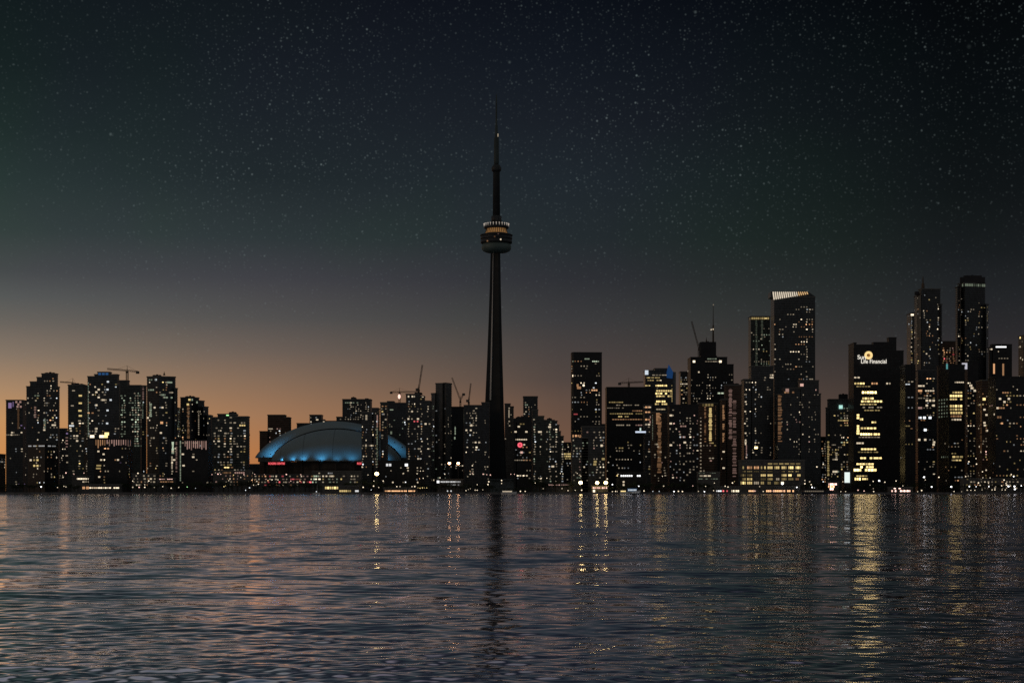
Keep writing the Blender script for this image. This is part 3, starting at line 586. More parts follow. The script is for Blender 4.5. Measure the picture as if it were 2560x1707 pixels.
logo = bld('office_tower', 'wide tower with a white and gold company sign at its top and many yellow floors', 2260, ((2121, 2141, 857), (2141, 2184, 862), (2184, 2222, 856), (2222, 2241, 844), (2241, 2259, 877)), 'k', 36, slab=0.1, rnd=26, cat=T, ry=(930, 1200), pal='wwc', floor=3.8, bay=3.4,
    lights=[('row', 'y4', 1008, 2150, 2192, 6, 1.6), ('row', 'w3', 1016, 2156, 2206, 7, 1.6), ('row', 'y3', 1026, 2160, 2200, 6, 1.6), ('row', 'y3', 965, 2140, 2176, 5, 1.6), ('row', 'w3', 1094, 2146, 2200, 7, 1.4), ('row', 'y3', 1131, 2144, 2196, 7, 1.6), ('row', 'y4', 1188, 2140, 2176, 5, 1.8), ('row', 'y5', 956, 2136, 2162, 4, 2.6), ('row', 'o4', 956, 2178, 2200, 4, 2.6), ('row', 'w4', 955, 2215, 2226, 2, 2.4), ('row', 'w4', 947, 2136, 2150, 2, 2), ('row', 'y6', 983, 2148, 2192, 7, 3.4), ('row', 'y5', 993, 2155, 2186, 5, 2.8), ('row', 'y5', 1000, 2152, 2206, 7, 2.8), ('col', 'y5', 2145, 1034, 1048, 2, 4, 3), ('row', 'y5', 1046, 2149, 2158, 2, 3), ('row', 'y5', 1056, 2172, 2191, 3, 2.4), ('col', 'y5', 2145, 1062, 1086, 4, 4, 3), ('row', 'y5', 1073, 2151, 2190, 5, 2.6), ('row', 'y6', 1082, 2150, 2200, 8, 3), ('row', 'w4', 1108, 2139, 2160, 3, 2.4), ('row', 'y5', 1119, 2152, 2190, 5, 2.4), ('row', 'y5', 1146, 2142, 2205, 8, 2.6), ('row', 'y5', 1156, 2140, 2185, 6, 2.6), ('row', 'y6', 1165, 2143, 2186, 6, 2.8), ('row', 'y6', 1177, 2131, 2192, 8, 3.6), ('row', 'y6', 1200, 2136, 2152, 3, 3.8), ('row', 'y5', 1197, 2155, 2170, 3, 2.6)][:])
bld('office_tower', 'unlit tower with fine vertical ribs right of the gold logo tower', 2180, ((2250, 2288, 912),), 'k', 30, slab=0, ribs=3.4, rnd=12, cat=T, ry=(940, 1200), pal='cw')
bld('residential_tower', 'dark tower with a white roof light, left of the high rise with the spire', 2640, ((2267, 2290, 783),), 'g', 26, rnd=16, cat=T, ry=(790, 905), lights=[('p', 'w5', 5, 3, (2280, 788),), ('p', 'c4', 2.4, 2.4, (2262, 795), (2273, 809), (2283, 773))])
bld('residential_tower', 'high rise with striped balconies on its left face and a thin spire on the roof', 2520, ((2286, 2304, 736), (2302, 2352, 722), (2350, 2356, 760)), 'g', 30, corner=2304, cut=(14, 4), slab=0.9, rnd=52, cat=T, ry=(740, 915), pal='wwwc', roofs=((2290, 2300, 728, 736),),
    lights=[('col', 'w1', 2292, 738, 915, 36, 4.5, 1.0)])
bld('office_tower', 'reddish lit block between the two tallest balconied towers', 2700, ((2346, 2402, 853),), 'b', 26, rnd=26, cat=T, ry=(868, 910), pal='rkok', bay=5)
bld('residential_tower', 'very tall round cornered tower with a pale green lit band below its crown', 2560, ((2396, 2404, 716), (2402, 2466, 707), (2464, 2474, 760)), 'g', 32, slab=0.9, corner=2412, cut=(16, 8), rnd=52, cat=T, ry=(745, 915), pal='wwwc', roofs=((2403, 2464, 692, 707), (2412, 2456, 688, 692)),
    lights=[('row', 'e2', 712, 2400, 2464, 12, 4.2)])
bld('office_tower', 'dark tower with a white bar at its top and three glowing orange columns', 2480, ((2474, 2482, 868), (2480, 2530, 861)), 'k', 30, slab=0, rnd=4, cat=T, ry=(870, 905),
    lights=[('p', 's5', 16, 2.2, (2502, 865.5),), ('p', 's5', 1, 2.2, (2515, 865.5)), ('fin', 'o4', 2485, 2531, 3, 909, 940, 2.4), ('p', 'w4', 2.4, 2.4, (2479, 874),)])
bld('residential_tower', 'tower cut off by the right edge with yellowish green rooms at its top', 2500, ((2546, 2600, 838),), 't', 26, rnd=20, cat=T, ry=(845, 940), pal='yeww', lights=[('p', 'y5', 4, 3, (2551, 840), (2551, 845)), ('p', 'w4', 3, 2.4, (2551, 866), (2552, 892), (2557, 898))])
bld('office_tower', 'dark tower right of the ribbed one with scattered rooms and pairs of bright windows', 2320, ((2282, 2346, 925),), 'g', 30, rnd=34, cat=T, ry=(940, 1200), slab=0.15, pal='wwwc',
    lights=[('row', 'w4', 949, 2272, 2292, 3, 2), ('row', 'w4', 962, 2292, 2312, 3, 2.4), ('row', 'o4', 976, 2292, 2306, 2, 3), ('row', 'w4', 976, 2312, 2336, 4, 2), ('p', 'w4', 3.4, 3, (2317, 1004), (2325, 1004), (2334, 1004), (2317, 1011), (2334, 1011)), ('row', 'c5', 1041, 2296, 2304, 2, 3), ('p', 'c5', 4, 3.4, (2311, 1041), (2325, 1041), (2313, 1077)), ('p', 'k3', 6, 3, (2299, 1019),), ('p', 'w4', 3.4, 3, (2335, 1106), (2334, 1112), (2297, 1099), (2313, 1099))])
bld('office_tower', 'tower with a block of bright yellow floors and dimmer floors on its angled left face', 2200, ((2342, 2412, 912),), 'k', 34, slab=0.1, corner=2373, cut=(26, 0), rnd=16, cat=T, ry=(1090, 1200), floor=4.2, pal='wwc',
    lights=[('row', 'y4', 984, 2374, 2406, 5, 2.4), ('row', 'y5', 992, 2374, 2406, 5, 3), ('row', 'y4', 1002, 2374, 2406, 5, 2.4), ('row', 'y5', 1011, 2374, 2406, 5, 3.2), ('row', 'y4', 1020, 2374, 2406, 5, 3), ('row', 'y4', 1029, 2375, 2407, 5, 3), ('row', 'o3', 1040, 2376, 2404, 5, 2.6), ('row', 'w4', 1050, 2378, 2404, 4, 2.2)] + [('row', 'e2', y, 2345, 2371, 4, 2) for y in (1000, 1008, 1017, 1026, 1035, 1044)] + [('row', 'y4', 1143, 2380, 2408, 3, 2.6), ('row', 'y4', 1152, 2380, 2404, 3, 2), ('row', 'e2', 1145, 2352, 2372, 4, 2), ('row', 'w4', 955, 2386, 2410, 5, 1.8)])
bld('office_tower', 'dark block with a white square sign near its roof, between yellow and red lit towers', 2260, ((2404, 2446, 903),), 'k', 30, slab=0.1, rnd=36, cat=T, ry=(955, 1200), pal='wwcy', lights=[('p', 'w4', 4, 3, (2427, 962), (2430, 971), (2437, 976), (2447, 977), (2404, 1096))])
bld('residential_tower', 'tower with a column of dim reddish balconies in the right foreground', 2160, ((2440, 2474, 950),), 'b', 28, rnd=18, cat=T, ry=(960, 1200), pal='wwok',
    lights=[('col', 'o1', 2454, 1012, 1130, 36, 8, 1.3), ('p', 'y5', 4, 3.4, (2460, 996),), ('p', 'w4', 3, 2.4, (2461, 1025), (2466, 1040), (2461, 1058), (2462, 1065), (2467, 1073), (2449, 1113), (2453, 1128)), ('row', 'y3', 1011, 2444, 2460, 3, 2)])
bld('office_tower', 'broad dark building filling the right edge with scattered orange and white windows', 2080, ((2470, 2600, 942),), 'k', 34, slab=0.2, rnd=80, cat=T, ry=(950, 1205), pal='wwwcoy', floor=3.6,
    lights=[('row', 'o3', 978, 2505, 2522, 3, 2), ('row', 'k4', 1016, 2473, 2483, 2, 2), ('row', 'o3', 1022, 2494, 2512, 3, 2), ('row', 'o3', 1043, 2492, 2504, 2, 3), ('row', 'o4', 1057, 2489, 2508, 3, 2.4), ('p', 'w4', 3, 2.6, (2500, 995), (2511, 1007), (2522, 995), (2486, 1035), (2494, 1016))])
# far city blocks that close the gaps behind
for x0, x1, yt, D in ((620, 660, 1160, 2900), (812, 845, 1052, 3000), (1105, 1170, 1050, 2900), (1280, 1312, 1046, 2800), (1500, 1520, 1060, 2850), (1686, 1722, 1014, 2900), (1834, 1872, 1010, 2950), (2046, 2072, 1130, 2950)):
    lab = {620: 'distant low block closing the orange gap left of the stadium', 812: 'distant low block along the right of the dome top', 1105: 'distant dark block behind the two small cranes', 1280: 'distant block behind the red sign tower',
           1500: 'distant dark block right of the flat topped lone tower', 1686: 'distant dark block below the grey blue shoulder tower', 1834: 'distant dark block in the gap before the golden crowned tower', 2046: 'distant low block at the foot of the gap left of the teal sign tower'}[x0]
    bld('distant_block', lab, D, ((x0, x1, yt),), 'g', 20, slab=0, rnd=3, ry=(yt + 4, yt + 60), cat='building')
# ------------------------------------------------------------------ great observation tower
TD = 2500.0
TX = 1241.0
def tz(py): return CAMH + (HOR - py) / F * TD
def tr(px): return px / F * TD
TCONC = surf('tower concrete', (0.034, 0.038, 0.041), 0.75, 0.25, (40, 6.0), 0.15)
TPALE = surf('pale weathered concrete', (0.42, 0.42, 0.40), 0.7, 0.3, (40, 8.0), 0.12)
PODM = surf('dark pod cladding', (0.04, 0.043, 0.047), 0.45, 0.4, (2.0, 40), 0.5)
RADOME = surf('white radome skin', (0.12, 0.17, 0.16), 0.5, 0.4, (3.0, 40), 0.25)
tb = P(TX, HOR, TD)
tower = empty('observation_tower', (tb.x, TD, 1.8), label='very tall slender concrete observation tower with round pod and antenna mast', cat='tower')
def tpart(bm, name, mats):
    return done(bm, name, mats, tower)
# shaft: a hexagonal core with three tapering legs
bm = bmesh.new()
prof = [(1236, 44), (1215, 40), (1180, 36.5), (1140, 33.5), (1080, 30.5), (1000, 27), (900, 22.5), (800, 18.8), (720, 16.2), (640, 14.2), (628, 14.0)]
legs = [math.radians(a) for a in (-62, 178, 58)]
def section(h, z, fl):
    """Y-shaped outline: every leg a blunt wedge, concave between the legs."""
    pts = []
    core = h * 0.40
    for a in legs:
        for da, r in ((-1.0, None), (0, 'tipL'), (0, 'tipR')):
            pass
    for i, a in enumerate(legs):
        w = h * 0.145 + 0.6
        d = Vector((math.cos(a), math.sin(a))); n = Vector((-d.y, d.x))
        R = h * (1.0 if i != 1 else 1.0) / max(0.86, 1)
        pts.append(d * R - n * w * 0.75); pts.append(d * R + n * w * 0.75)
        pts.append(d * core * 1.05 + n * w * 1.35)
        b = legs[(i + 1) % 3] if i < 2 else legs[0] + 2 * math.pi
        a2 = a if b > a else a - 2 * math.pi
        m_ = (a2 + b) / 2 if abs(b - a2) < math.pi * 1.2 else (a2 + b) / 2
        q = Vector((math.cos(m_), math.sin(m_)))
        nd = Vector((math.cos(b), math.sin(b))); nn = Vector((-nd.y, nd.x))
        tq = Vector((-q.y, q.x))
        pts.append(q * core * 0.98 - tq * w * 0.55); pts.append(q * core * 0.98 + tq * w * 0.55)
        pts.append(nd * core * 1.05 - nn * w * 1.35)
    return [(p.x, p.y, z) for p in pts]
legs = [math.radians(a) for a in (-62, 58, 178)]
rings = []
for py, hw in prof:
    rings.append([bm.verts.new(c) for c in section(tr(hw) * 1.03, tz(py) - 1.8, 0)])
for a, b in zip(rings, rings[1:]):
    for i in range(len(a)): bm.faces.new((a[i], a[(i + 1) % len(a)], b[(i + 1) % len(a)], b[i]))
bm.faces.new(rings[0][::-1]); bm.faces.new(rings[-1])
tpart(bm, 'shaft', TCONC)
# glazed lift tracks in two of the hollows
for ang, mt, r0, r1, w in ((-2, 'c', .50, .50, 2.0), (118, 'c', .5, .5, 2.0)):
    a = math.radians(ang); d = Vector((math.cos(a), math.sin(a))); n = Vector((-d.y, d.x))
    bm = bmesh.new(); rr = []
    for py, hw in prof:
        h = tr(hw)
        R = d * (h * 0.44 + 0.8); ww = 1.1 + h * 0.03
        rr.append([bm.verts.new((*(R + n * s * ww + d * q), tz(py) - 1.8)) for s, q in ((-1, -1.5), (1, -1.5), (1, .6), (-1, .6))])
    for p, q in zip(rr, rr[1:]):
        for i in range(4): bm.faces.new((p[i], p[(i + 1) % 4], q[(i + 1) % 4], q[i]))
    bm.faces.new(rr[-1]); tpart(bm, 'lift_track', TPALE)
# strip added between west and front legs, dusk light put into its pale colour
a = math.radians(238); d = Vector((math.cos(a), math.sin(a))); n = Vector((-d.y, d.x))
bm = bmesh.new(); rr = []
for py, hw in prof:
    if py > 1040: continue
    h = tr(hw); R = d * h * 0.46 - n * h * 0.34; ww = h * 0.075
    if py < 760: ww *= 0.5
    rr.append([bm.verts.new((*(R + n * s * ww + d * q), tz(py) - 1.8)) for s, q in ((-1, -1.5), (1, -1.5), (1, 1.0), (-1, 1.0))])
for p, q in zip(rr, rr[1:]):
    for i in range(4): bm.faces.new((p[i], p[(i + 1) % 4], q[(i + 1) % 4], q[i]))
bm.faces.new(rr[-1]); bm.faces.new(rr[0][::-1]); tpart(bm, 'dusk_light_strip', surf('painted dusk light', (0.75, 0.72, 0.68), 0.6, 0.3, None, 0.1))

def tl(name, prof, mat, n=48):
    bm = bmesh.new(); lathe(bm, (0, 0), [(tr(r), tz(y) - 1.8) for y, r in prof], n); return tpart(bm, name, mat)
tl('radome', [(633, 14), (631, 26), (628, 33), (623, 36.6), (617, 37.0), (612, 35.5), (609.5, 34)], RADOME)
pod = tl('pod', [(609.4, 34), (608.5, 39.0), (603, 39.6), (602.5, 38.2), (599, 38.2), (598.5, 39.6), (594, 39.6), (593.5, 38.4), (590.5, 38.4), (590, 40.6), (587.5, 40.6), (586.5, 38), (585, 30)], PODM, 72)
tl('gold_band', [(583, 27), (582.5, 27.5), (578, 26), (574.5, 24.8), (572.5, 24.2)], glow('golden interior light', (1.0, 0.50, 0.17), 0.19), 72)
tl('pod_roof', [(585, 30), (584.5, 29.5), (583.2, 26)], PODM, 48)
tl('upper_deck', [(572.4, 24.0), (571.6, 30.0), (569, 31.0), (566, 31.0), (565.5, 28), (563, 28), (562.8, 24), (556, 14), (555.5, 12)], PODM, 72)
tl('collar', [(555.4, 12.2), (555, 13.0), (541, 13.0), (539, 9.2)], PODM)
tl('upper_shaft', [(538.9, 9.2), (432, 8.3), (430.5, 8.3)], TCONC, 12)
tl('sky_pod', [(430.4, 8.4), (428, 11.2), (424, 12.3), (419, 12.3), (416.5, 10.5), (413.5, 9.5), (412, 6.0)], PODM)
tl('antenna', [(411.9, 5.6), (405, 6.4), (345, 6.0), (343.8, 4.0), (343.5, 3.6), (314, 3.3), (313.5, 2.4), (302, 2.2), (262, 1.8), (240, 1.2), (236, 0.7)], surf('antenna sections', (0.06, 0.08, 0.08), 0.6, 0.3, (40, 22), 0.5), 10)
for i in range(30):
    a = 2 * math.pi * i / 30; bm = bmesh.new()
    tube(bm, (tr(27.7) * math.cos(a), tr(27.7) * math.sin(a), tz(582.6) - 1.8), (tr(24.6) * math.cos(a), tr(24.6) * math.sin(a), tz(572.8) - 1.8), 0.45, n=5)
    if math.sin(a) < 0.3: tpart(bm, 'window_mullion', PODM)
    else: bm.free()
# ring of deck lamps, lit pod windows, beacons
for i in range(26):
    a = 2 * math.pi * (i + 0.5) / 26
    bm = bmesh.new(); r = tr(31.2); c = (r * math.cos(a), r * math.sin(a), tz(560.6 - 0.0) - 1.8)
    bmesh.ops.create_uvsphere(bm, u_segments=8, v_segments=6, radius=0.85)
    bmesh.ops.translate(bm, verts=bm.verts, vec=c)
    tube(bm, (c[0], c[1], c[2] - 1), (c[0], c[1], tz(566) - 1.8), 0.3, n=5)
    if math.sin(a) < 0.35: tpart(bm, 'deck_lamp', glow_deck if 'glow_deck' in globals() else globals().setdefault('glow_deck', glow('deck lamp light', (1.0, 0.86, 0.72), 0.36)))
    else: bm.free()
for px, py, c in ((1252, 604, 'w4'), (1219, 607, 'o2'), (1246, 589, 'k2'), (1237, 597, 'o1')):
    x = tr(px - TX); r = tr(39.7); y = -math.sqrt(r * r - x * x)
    bm = bmesh.new(); box(bm, x - 1.0, x + 1.0, y - .25, y + .4, tz(py) - 2.8, tz(py) - 0.8)
    tpart(bm, 'window', lamp_mat(c))
for px, py, c, r in ((1245.0, 339, 'w3', 1.0),):
    bm = bmesh.new(); bmesh.ops.create_icosphere(bm, subdivisions=2, radius=r)
    bmesh.ops.scale(bm, verts=bm.verts, vec=(0.8, 0.8, 2.6))
    bmesh.ops.translate(bm, verts=bm.verts, vec=(tr(px - TX), -tr(3), tz(py) - 1.8)); tpart(bm, 'beacon', lamp_mat(c))
# entrance hall roofs at the foot
bm = bmesh.new()
bx = tr(2); box(bm, -20, 42, -46, -30, 0, 17); box(bm, -24, 46, -48, -28, 17.02, 18.6)
tpart(bm, 'entrance_hall', surf('entrance hall metal roof', (0.28, 0.32, 0.33), 0.5, 0.4, (4, 4), 0.3))

# ------------------------------------------------------------------ stadium with a closed dome
SD = 2330.0
def sx(px, D=SD): return (px - 1280) / F * D
def szz(py, D=SD): return CAMH + (HOR - py) / F * D
st_c = Vector((sx(842), SD + 100, 1.8))
stad = empty('domed_stadium', st_c, label='round stadium with a white domed roof washed in blue light', cat='stadium')
def spart(bm, name, m, par=None): return done(bm, name, m, par or stad)
L_ = lambda x, y, z: (x - st_c.x, y - st_c.y, z - 1.8)
bm = bmesh.new()
poly = []
for i in range(28):
    a = 2 * math.pi * i / 28
    poly.append((sx(838) - st_c.x + tr(1) * 0 + (sx(1038) - sx(634)) / 2 * math.cos(a), 6 + 100 * math.sin(a)))
prism(bm, poly, 0, szz(1153) - 1.8)
for z in (9, 20, 31): prism(bm, [(x * 1.006, 6 + (y - 6) * 1.008) for x, y in poly], z, z + 0.9)
for i in range(28):          # buttresses
    x, y = poly[i]; box(bm, x - 1.2, x + 1.2, y - 1.8, y + 1.2, 0.1, szz(1153) - 1.3)
spart(bm, 'wall', surf('stadium concrete', (0.10, 0.085, 0.075), 0.8, 0.2, (5, 5), 0.4))
bm = bmesh.new(); box(bm, *[v for v in (sx(634) - st_c.x, sx(680) - st_c.x)], -60, 20, szz(1153) - 1.78, szz(1141) - 1.8)
spart(bm, 'corner_block', CONC)
ROOFW = surf('white roof membrane', (0.27, 0.33, 0.35), 0.55, 0.3, None, 0.12)
def quarter(bm, cx, a, h, y0, dep, zb, nu=48, nv=14, rim=2.5, back=30, kp=1.0):
    """Front quarter of an ellipsoid whose rim stands in the plane y0, with a barrel behind."""
    g = []
    for j in range(nv + 1):
        ph = math.pi / 2 * j / nv            # 0 = rim plane, pi/2 = nose
        row = []
        for i in range(nu + 1):
            th = math.pi * i / nu
            x = a * math.cos(th); z = h * math.sin(th) ** kp * math.cos(ph)
            y = -dep * math.sin(ph) * math.sin(th) ** 0.8
            row.append(bm.verts.new((cx - x - st_c.x, y0 + y - st_c.y, zb + z - 1.8)))
        g.append(row)
    for j in range(nv):
        for i in range(nu):
            try:
                f = bm.faces.new((g[j][i], g[j][i + 1], g[j + 1][i + 1], g[j + 1][i])); f.smooth = True
            except ValueError: pass
    bk = [bm.verts.new((v.co.x, v.co.y + back, v.co.z)) for v in g[0]]
    for i in range(nu):
        f = bm.faces.new((g[0][i + 1], g[0][i], bk[i], bk[i + 1])); f.smooth = True
def seams(cx, a, h, y0, dep, zb, parent, ks):
    for k in ks:
        bm = bmesh.new(); prev = None
        for j in range(13):
            ph = math.pi / 2 * j / 12; th = math.pi * k
            p = Vector((cx - a * math.cos(th) - st_c.x, y0 - dep * math.sin(ph) * math.sin(th) ** 0.8 - st_c.y, zb + h * math.sin(th) ** 1.3 * math.cos(ph) - 1.8))
            if prev: tube(bm, prev, p, 0.22, n=4)
            prev = p
        spart(bm, 'roof_seam', CONC, parent)
DO, DI = SD + 92, SD + 56
o_cx, o_a = (sx(638, DO) + sx(1037, DO)) / 2, (sx(1037, DO) - sx(638, DO)) / 2
i_cx, i_a, i_h = (sx(677, DI) + sx(1004, DI)) / 2, (sx(1004, DI) - sx(677, DI)) / 2, szz(1073, DI) - szz(1153)
bm = bmesh.new(); quarter(bm, o_cx, o_a, szz(1053, DO) - szz(1141), SD + 92, 34, szz(1141), back=50, kp=1.55); 
outer = spart(bm, 'outer_roof', ROOFW)
bm = bmesh.new(); prev = None
for i in range(49):        # dark gutter where the two shells meet
    th = math.pi * i / 48
    p = Vector((i_cx - i_a * 1.012 * math.cos(th) - st_c.x, SD + 57.6 - st_c.y, szz(1153) + i_h * 1.018 * math.sin(th) ** 1.3 - 1.8))
    if prev: tube(bm, prev, p, 0.8, n=6)
    prev = p
spart(bm, 'gutter', BLACK)
bm = bmesh.new(); quarter(bm, i_cx, i_a, i_h, SD + 56, 50, szz(1153), back=20, kp=1.3)
inner = spart(bm, 'inner_roof', ROOFW)
seams(i_cx, i_a * 1.001, i_h * 1.001, SD + 56, 50, szz(1153), inner, (0.2, 0.35, 0.5, 0.65, 0.8))
bm = bmesh.new(); box(bm, sx(676) - st_c.x, sx(1000) - st_c.x, -98.5, -94.5, szz(1153) - 1.8, szz(1153) - 0.8); spart(bm, 'parapet', CONC)
# the blue floodlights along the foot of the roof
def flood(x, y, z, aim, power, col=(0.10, 0.50, 0.92), size=1.6, ang=110):
    o = bpy.data.lights.new('blue_floodlight', 'SPOT'); o.energy = power * 0.16; o.color = col; o.spot_size = math.radians(ang); o.spot_blend = 0.8; o.shadow_soft_size = size
    q = bpy.data.objects.new('blue_floodlight', o); COL.objects.link(q); q.parent = stad
    p = Vector(L_(x, y, z)); q.location = p
    q.rotation_euler = (Vector(L_(*aim)) - p).to_track_quat('-Z', 'Y').to_euler()
    bm = bmesh.new(); box(bm, -0.9, 0.9, -2.6, -1.2, -1.2, 0.2)
    bmesh.ops.translate(bm, verts=bm.verts, vec=p); spart(bm, 'floodlight_housing', STEEL)
for px, pw in ((700, 30000), (728, 26000), (755, 52000), (802, 56000), (842, 26000), (880, 40000), (925, 22000), (968, 36000)):
    x = sx(px); u = (px - 842) / 162.0
    yy = SD + 56 - 50 * max(0.05, 1 - u * u) ** 0.45 - 9
    flood(x, yy, szz(1152) + 1.0, (x, yy + 30, szz(1152) + 34), pw * 0.62, ang=130)
for px, py, pw in ((646, 1142, 60000), (664, 1136, 70000), (690, 1120, 42000), (720, 1102, 22000), (760, 1086, 12000), (820, 1076, 8000), (890, 1076, 10000), (980, 1106, 50000), (1000, 1118, 60000), (1020, 1132, 30000)):
    yy = SD + 52
    flood(sx(px), yy, szz(py) + 2, (sx(px) + (6 if px < 842 else -6), yy + 30, szz(py) + 16), pw, ang=120)

# ------------------------------------------------------------------ writing and signs
def text_part(body, px0, px1, py_base, D, mat, parent, org, name='lettering', thick=0.25, hscale=1.0, bold=0.0):
    cu = bpy.data.curves.new('t', 'FONT'); cu.body = body; cu.extrude = thick; cu.size = 1.0; cu.offset = bold
    o = bpy.data.objects.new('t', cu); COL.objects.link(o)
    dg = bpy.context.evaluated_depsgraph_get(); dg.update()
    me = bpy.data.meshes.new_from_object(o.evaluated_get(dg)); bpy.data.objects.remove(o); me.name = name
    xs = [v.co.x for v in me.vertices]; w = max(xs) - min(xs)
    k = (px1 - px0) / F * D / w
    base = P(px0, py_base, D)
    for v in me.vertices:
        x, y, z = v.co
        v.co = ((x - min(xs)) * k + base.x - org[0], -z + base.y - org[1], y * k * hscale + base.z - org[2])
    me.materials.clear()
    return link(name, me, parent, [mat])
red = glow('red sign letters', (1.0, 0.14, 0.16), 1.1)
yA = SD - 0.5
for x0, x1 in ((671, 712), (893, 934)):
    bm = bmesh.new(); a = P(x0 - 1, 1162, yA); b = P(x1 + 1, 1153, yA)
    box(bm, a.x - st_c.x, b.x - st_c.x, yA + 0.4 - st_c.y, yA + 1.4 - st_c.y, a.z - 1.8, b.z - 1.8); box(bm, a.x - st_c.x + 2, b.x - st_c.x - 2, yA + 1.4 - st_c.y, yA + 42 - st_c.y, a.z - 1.8 + .5, a.z - 1.8 + 1.5)
    s = spart(bm, 'sign_board', surf('dull red sign board', (0.20, 0.02, 0.03), 0.5, 0.3))
    t_ = text_part('ROGERS CENTRE', x0, x1, 1160.6, yA, red, stad, st_c, hscale=1.35, bold=0.02); t_.parent = s
wh = glow('white sign letters', (1.0, 0.93, 0.80), 1.0)
o = BL[[i for i, d in enumerate(BL) if d['root'] == logo][0]]; org = logo.location; D0 = o['D'] - 1.2
sl = bpy.data.objects.new('company_sign', None); COL.objects.link(sl); sl.parent = logo
for body, a, b, yb in (('Sun', 2144, 2164, 897.5), ('Life Financial', 2153, 2216, 908)):
    q = text_part(body, a, b, yb, D0, wh, sl, org, bold=0.0, hscale=1.0 if body == 'Sun' else 1.15)
bm = bmesh.new(); c = P(2171.5, 888, D0)
for r0, r1, yy in ((0.2, 4.0, 0.0),): pass
cc = Vector(c) - org
ring = []
for r in (2.2, 5.2):
    ring.append([bm.verts.new((cc.x + r * math.cos(2 * math.pi * i / 32), cc.y, cc.z + r * math.sin(2 * math.pi * i / 32))) for i in range(32)])
for i in range(32): bm.faces.new((ring[0][i], ring[0][(i + 1) % 32], ring[1][(i + 1) % 32], ring[1][i]))
r_ = bmesh.ops.extrude_face_region(bm, geom=list(bm.faces)); bmesh.ops.translate(bm, verts=[v for v in r_['geom'] if isinstance(v, bmesh.types.BMVert)], vec=(0, 0.6, 0))
done(bm, 'gold_ring', glow('gold sign ring', (1.0, 0.72, 0.30), 1.0), sl)
bm = bmesh.new()
for i in range(7):
    a = math.radians(100 - i * 42); tube(bm, cc + Vector((0.9 * math.cos(a), .2, 0.9 * math.sin(a))), cc + Vector((2.1 * math.cos(a + .5), .2, 2.1 * math.sin(a + .5))), 0.42, 0.2, 6)
done(bm, 'globe_core', glow('amber sign core', (1.0, 0.45, 0.10), 0.5), sl)

def add_sign(label_root, px, py, w, h, mat, name='sign', round_=False, dy=0.0):
    d = [q for q in BL if q['root'] == label_root][0]
    c = P(px, py, d['D'] - 1.0 + dy) - label_root.location; k = d['D'] / F
    bm = bmesh.new()
    if round_: tube(bm, c + Vector((0, -0.5, 0)), c + Vector((0, 0.5, 0)), w * k / 2, n=28)
    else: box(bm, c.x - w * k / 2, c.x + w * k / 2, c.y - 0.4, c.y + 0.4, c.z - h * k / 2, c.z + h * k / 2)
    return done(bm, name, mat, label_root)
def by_label(s): return [d['root'] for d in BL if s in d['root']['label']][0]
signred = glow('round red sign', (1.0, 0.13, 0.18), 1.1)
r0 = by_label('carrying a round red sign'); add_sign(r0, 1300, 1112, 12.5, 12.5, signred, round_=True)
add_sign(r0, 1300, 1112, 3.0, 5.4, glow('dim red sign mark', (0.5, 0.02, 0.05), 0.7), 'sign_mark', dy=-0.8)
add_sign(by_label('blue lit pointed fin'), 1616.5, 931, 8.5, 11, glow('white square sign face', (0.80, 0.90, 1.0), 0.75))
add_sign(by_label('pale teal sign'), 2102, 1017, 9, 9, glow('pale teal sign face', (0.55, 1.0, 0.88), 0.8))
r1 = by_label('white square sign near its roof'); s1 = add_sign(r1, 2411.5, 915, 13, 15.5, glow('white sign face', (0.86, 0.84, 0.95), 0.55))
q = add_sign(r1, 2411, 914, 5, 4, glow('grey sign mark', (0.4, 0.4, 0.5), 0.35), 'sign_mark', dy=-0.6)
add_sign(by_label('angled left face'), 2367.5, 916, 4, 13, glow('teal upright sign', (0.25, 0.85, 0.85), 0.30))
r2 = by_label('broad office slab'); add_sign(by_label('narrow lit wing'), 1601.5, 1079.5, 26, 4, glow('blue white sign', (0.72, 0.82, 1.0), 0.9)); add_sign(by_label('narrow lit wing'), 1601, 1073, 3.4, 7, glow('white sign spike', (0.80, 1.0, 0.9), 0.8), 'sign_mark')
# blue lit pointed fin
r3 = by_label('blue lit pointed fin'); c = P(1672, 912, 2556) - r3.location
bm = bmesh.new()
pts = [P(x, y, 2556) - r3.location for x, y in ((1667, 944), (1667, 930), (1672, 911), (1675, 916), (1683, 930), (1681, 946))]
a = [bm.verts.new(p) for p in pts]; b = [bm.verts.new(p + Vector((0, 3, 0))) for p in pts]
bm.faces.new(a); bm.faces.new(b[::-1])
for i in range(6): bm.faces.new((a[i], b[i], b[(i + 1) % 6], a[(i + 1) % 6]))
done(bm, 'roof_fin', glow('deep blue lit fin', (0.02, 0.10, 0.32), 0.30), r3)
bm = bmesh.new(); a = P(1683, 928, 2562) - r3.location; b = P(1692, 928, 2562) - r3.location
box(bm, a.x, b.x, 0, 20, 0, a.z); done(bm, 'glass_fin', surf('pale edge glass', (0.22, 0.25, 0.26), 0.3, 0.5, (2, 4), 0.3), r3)

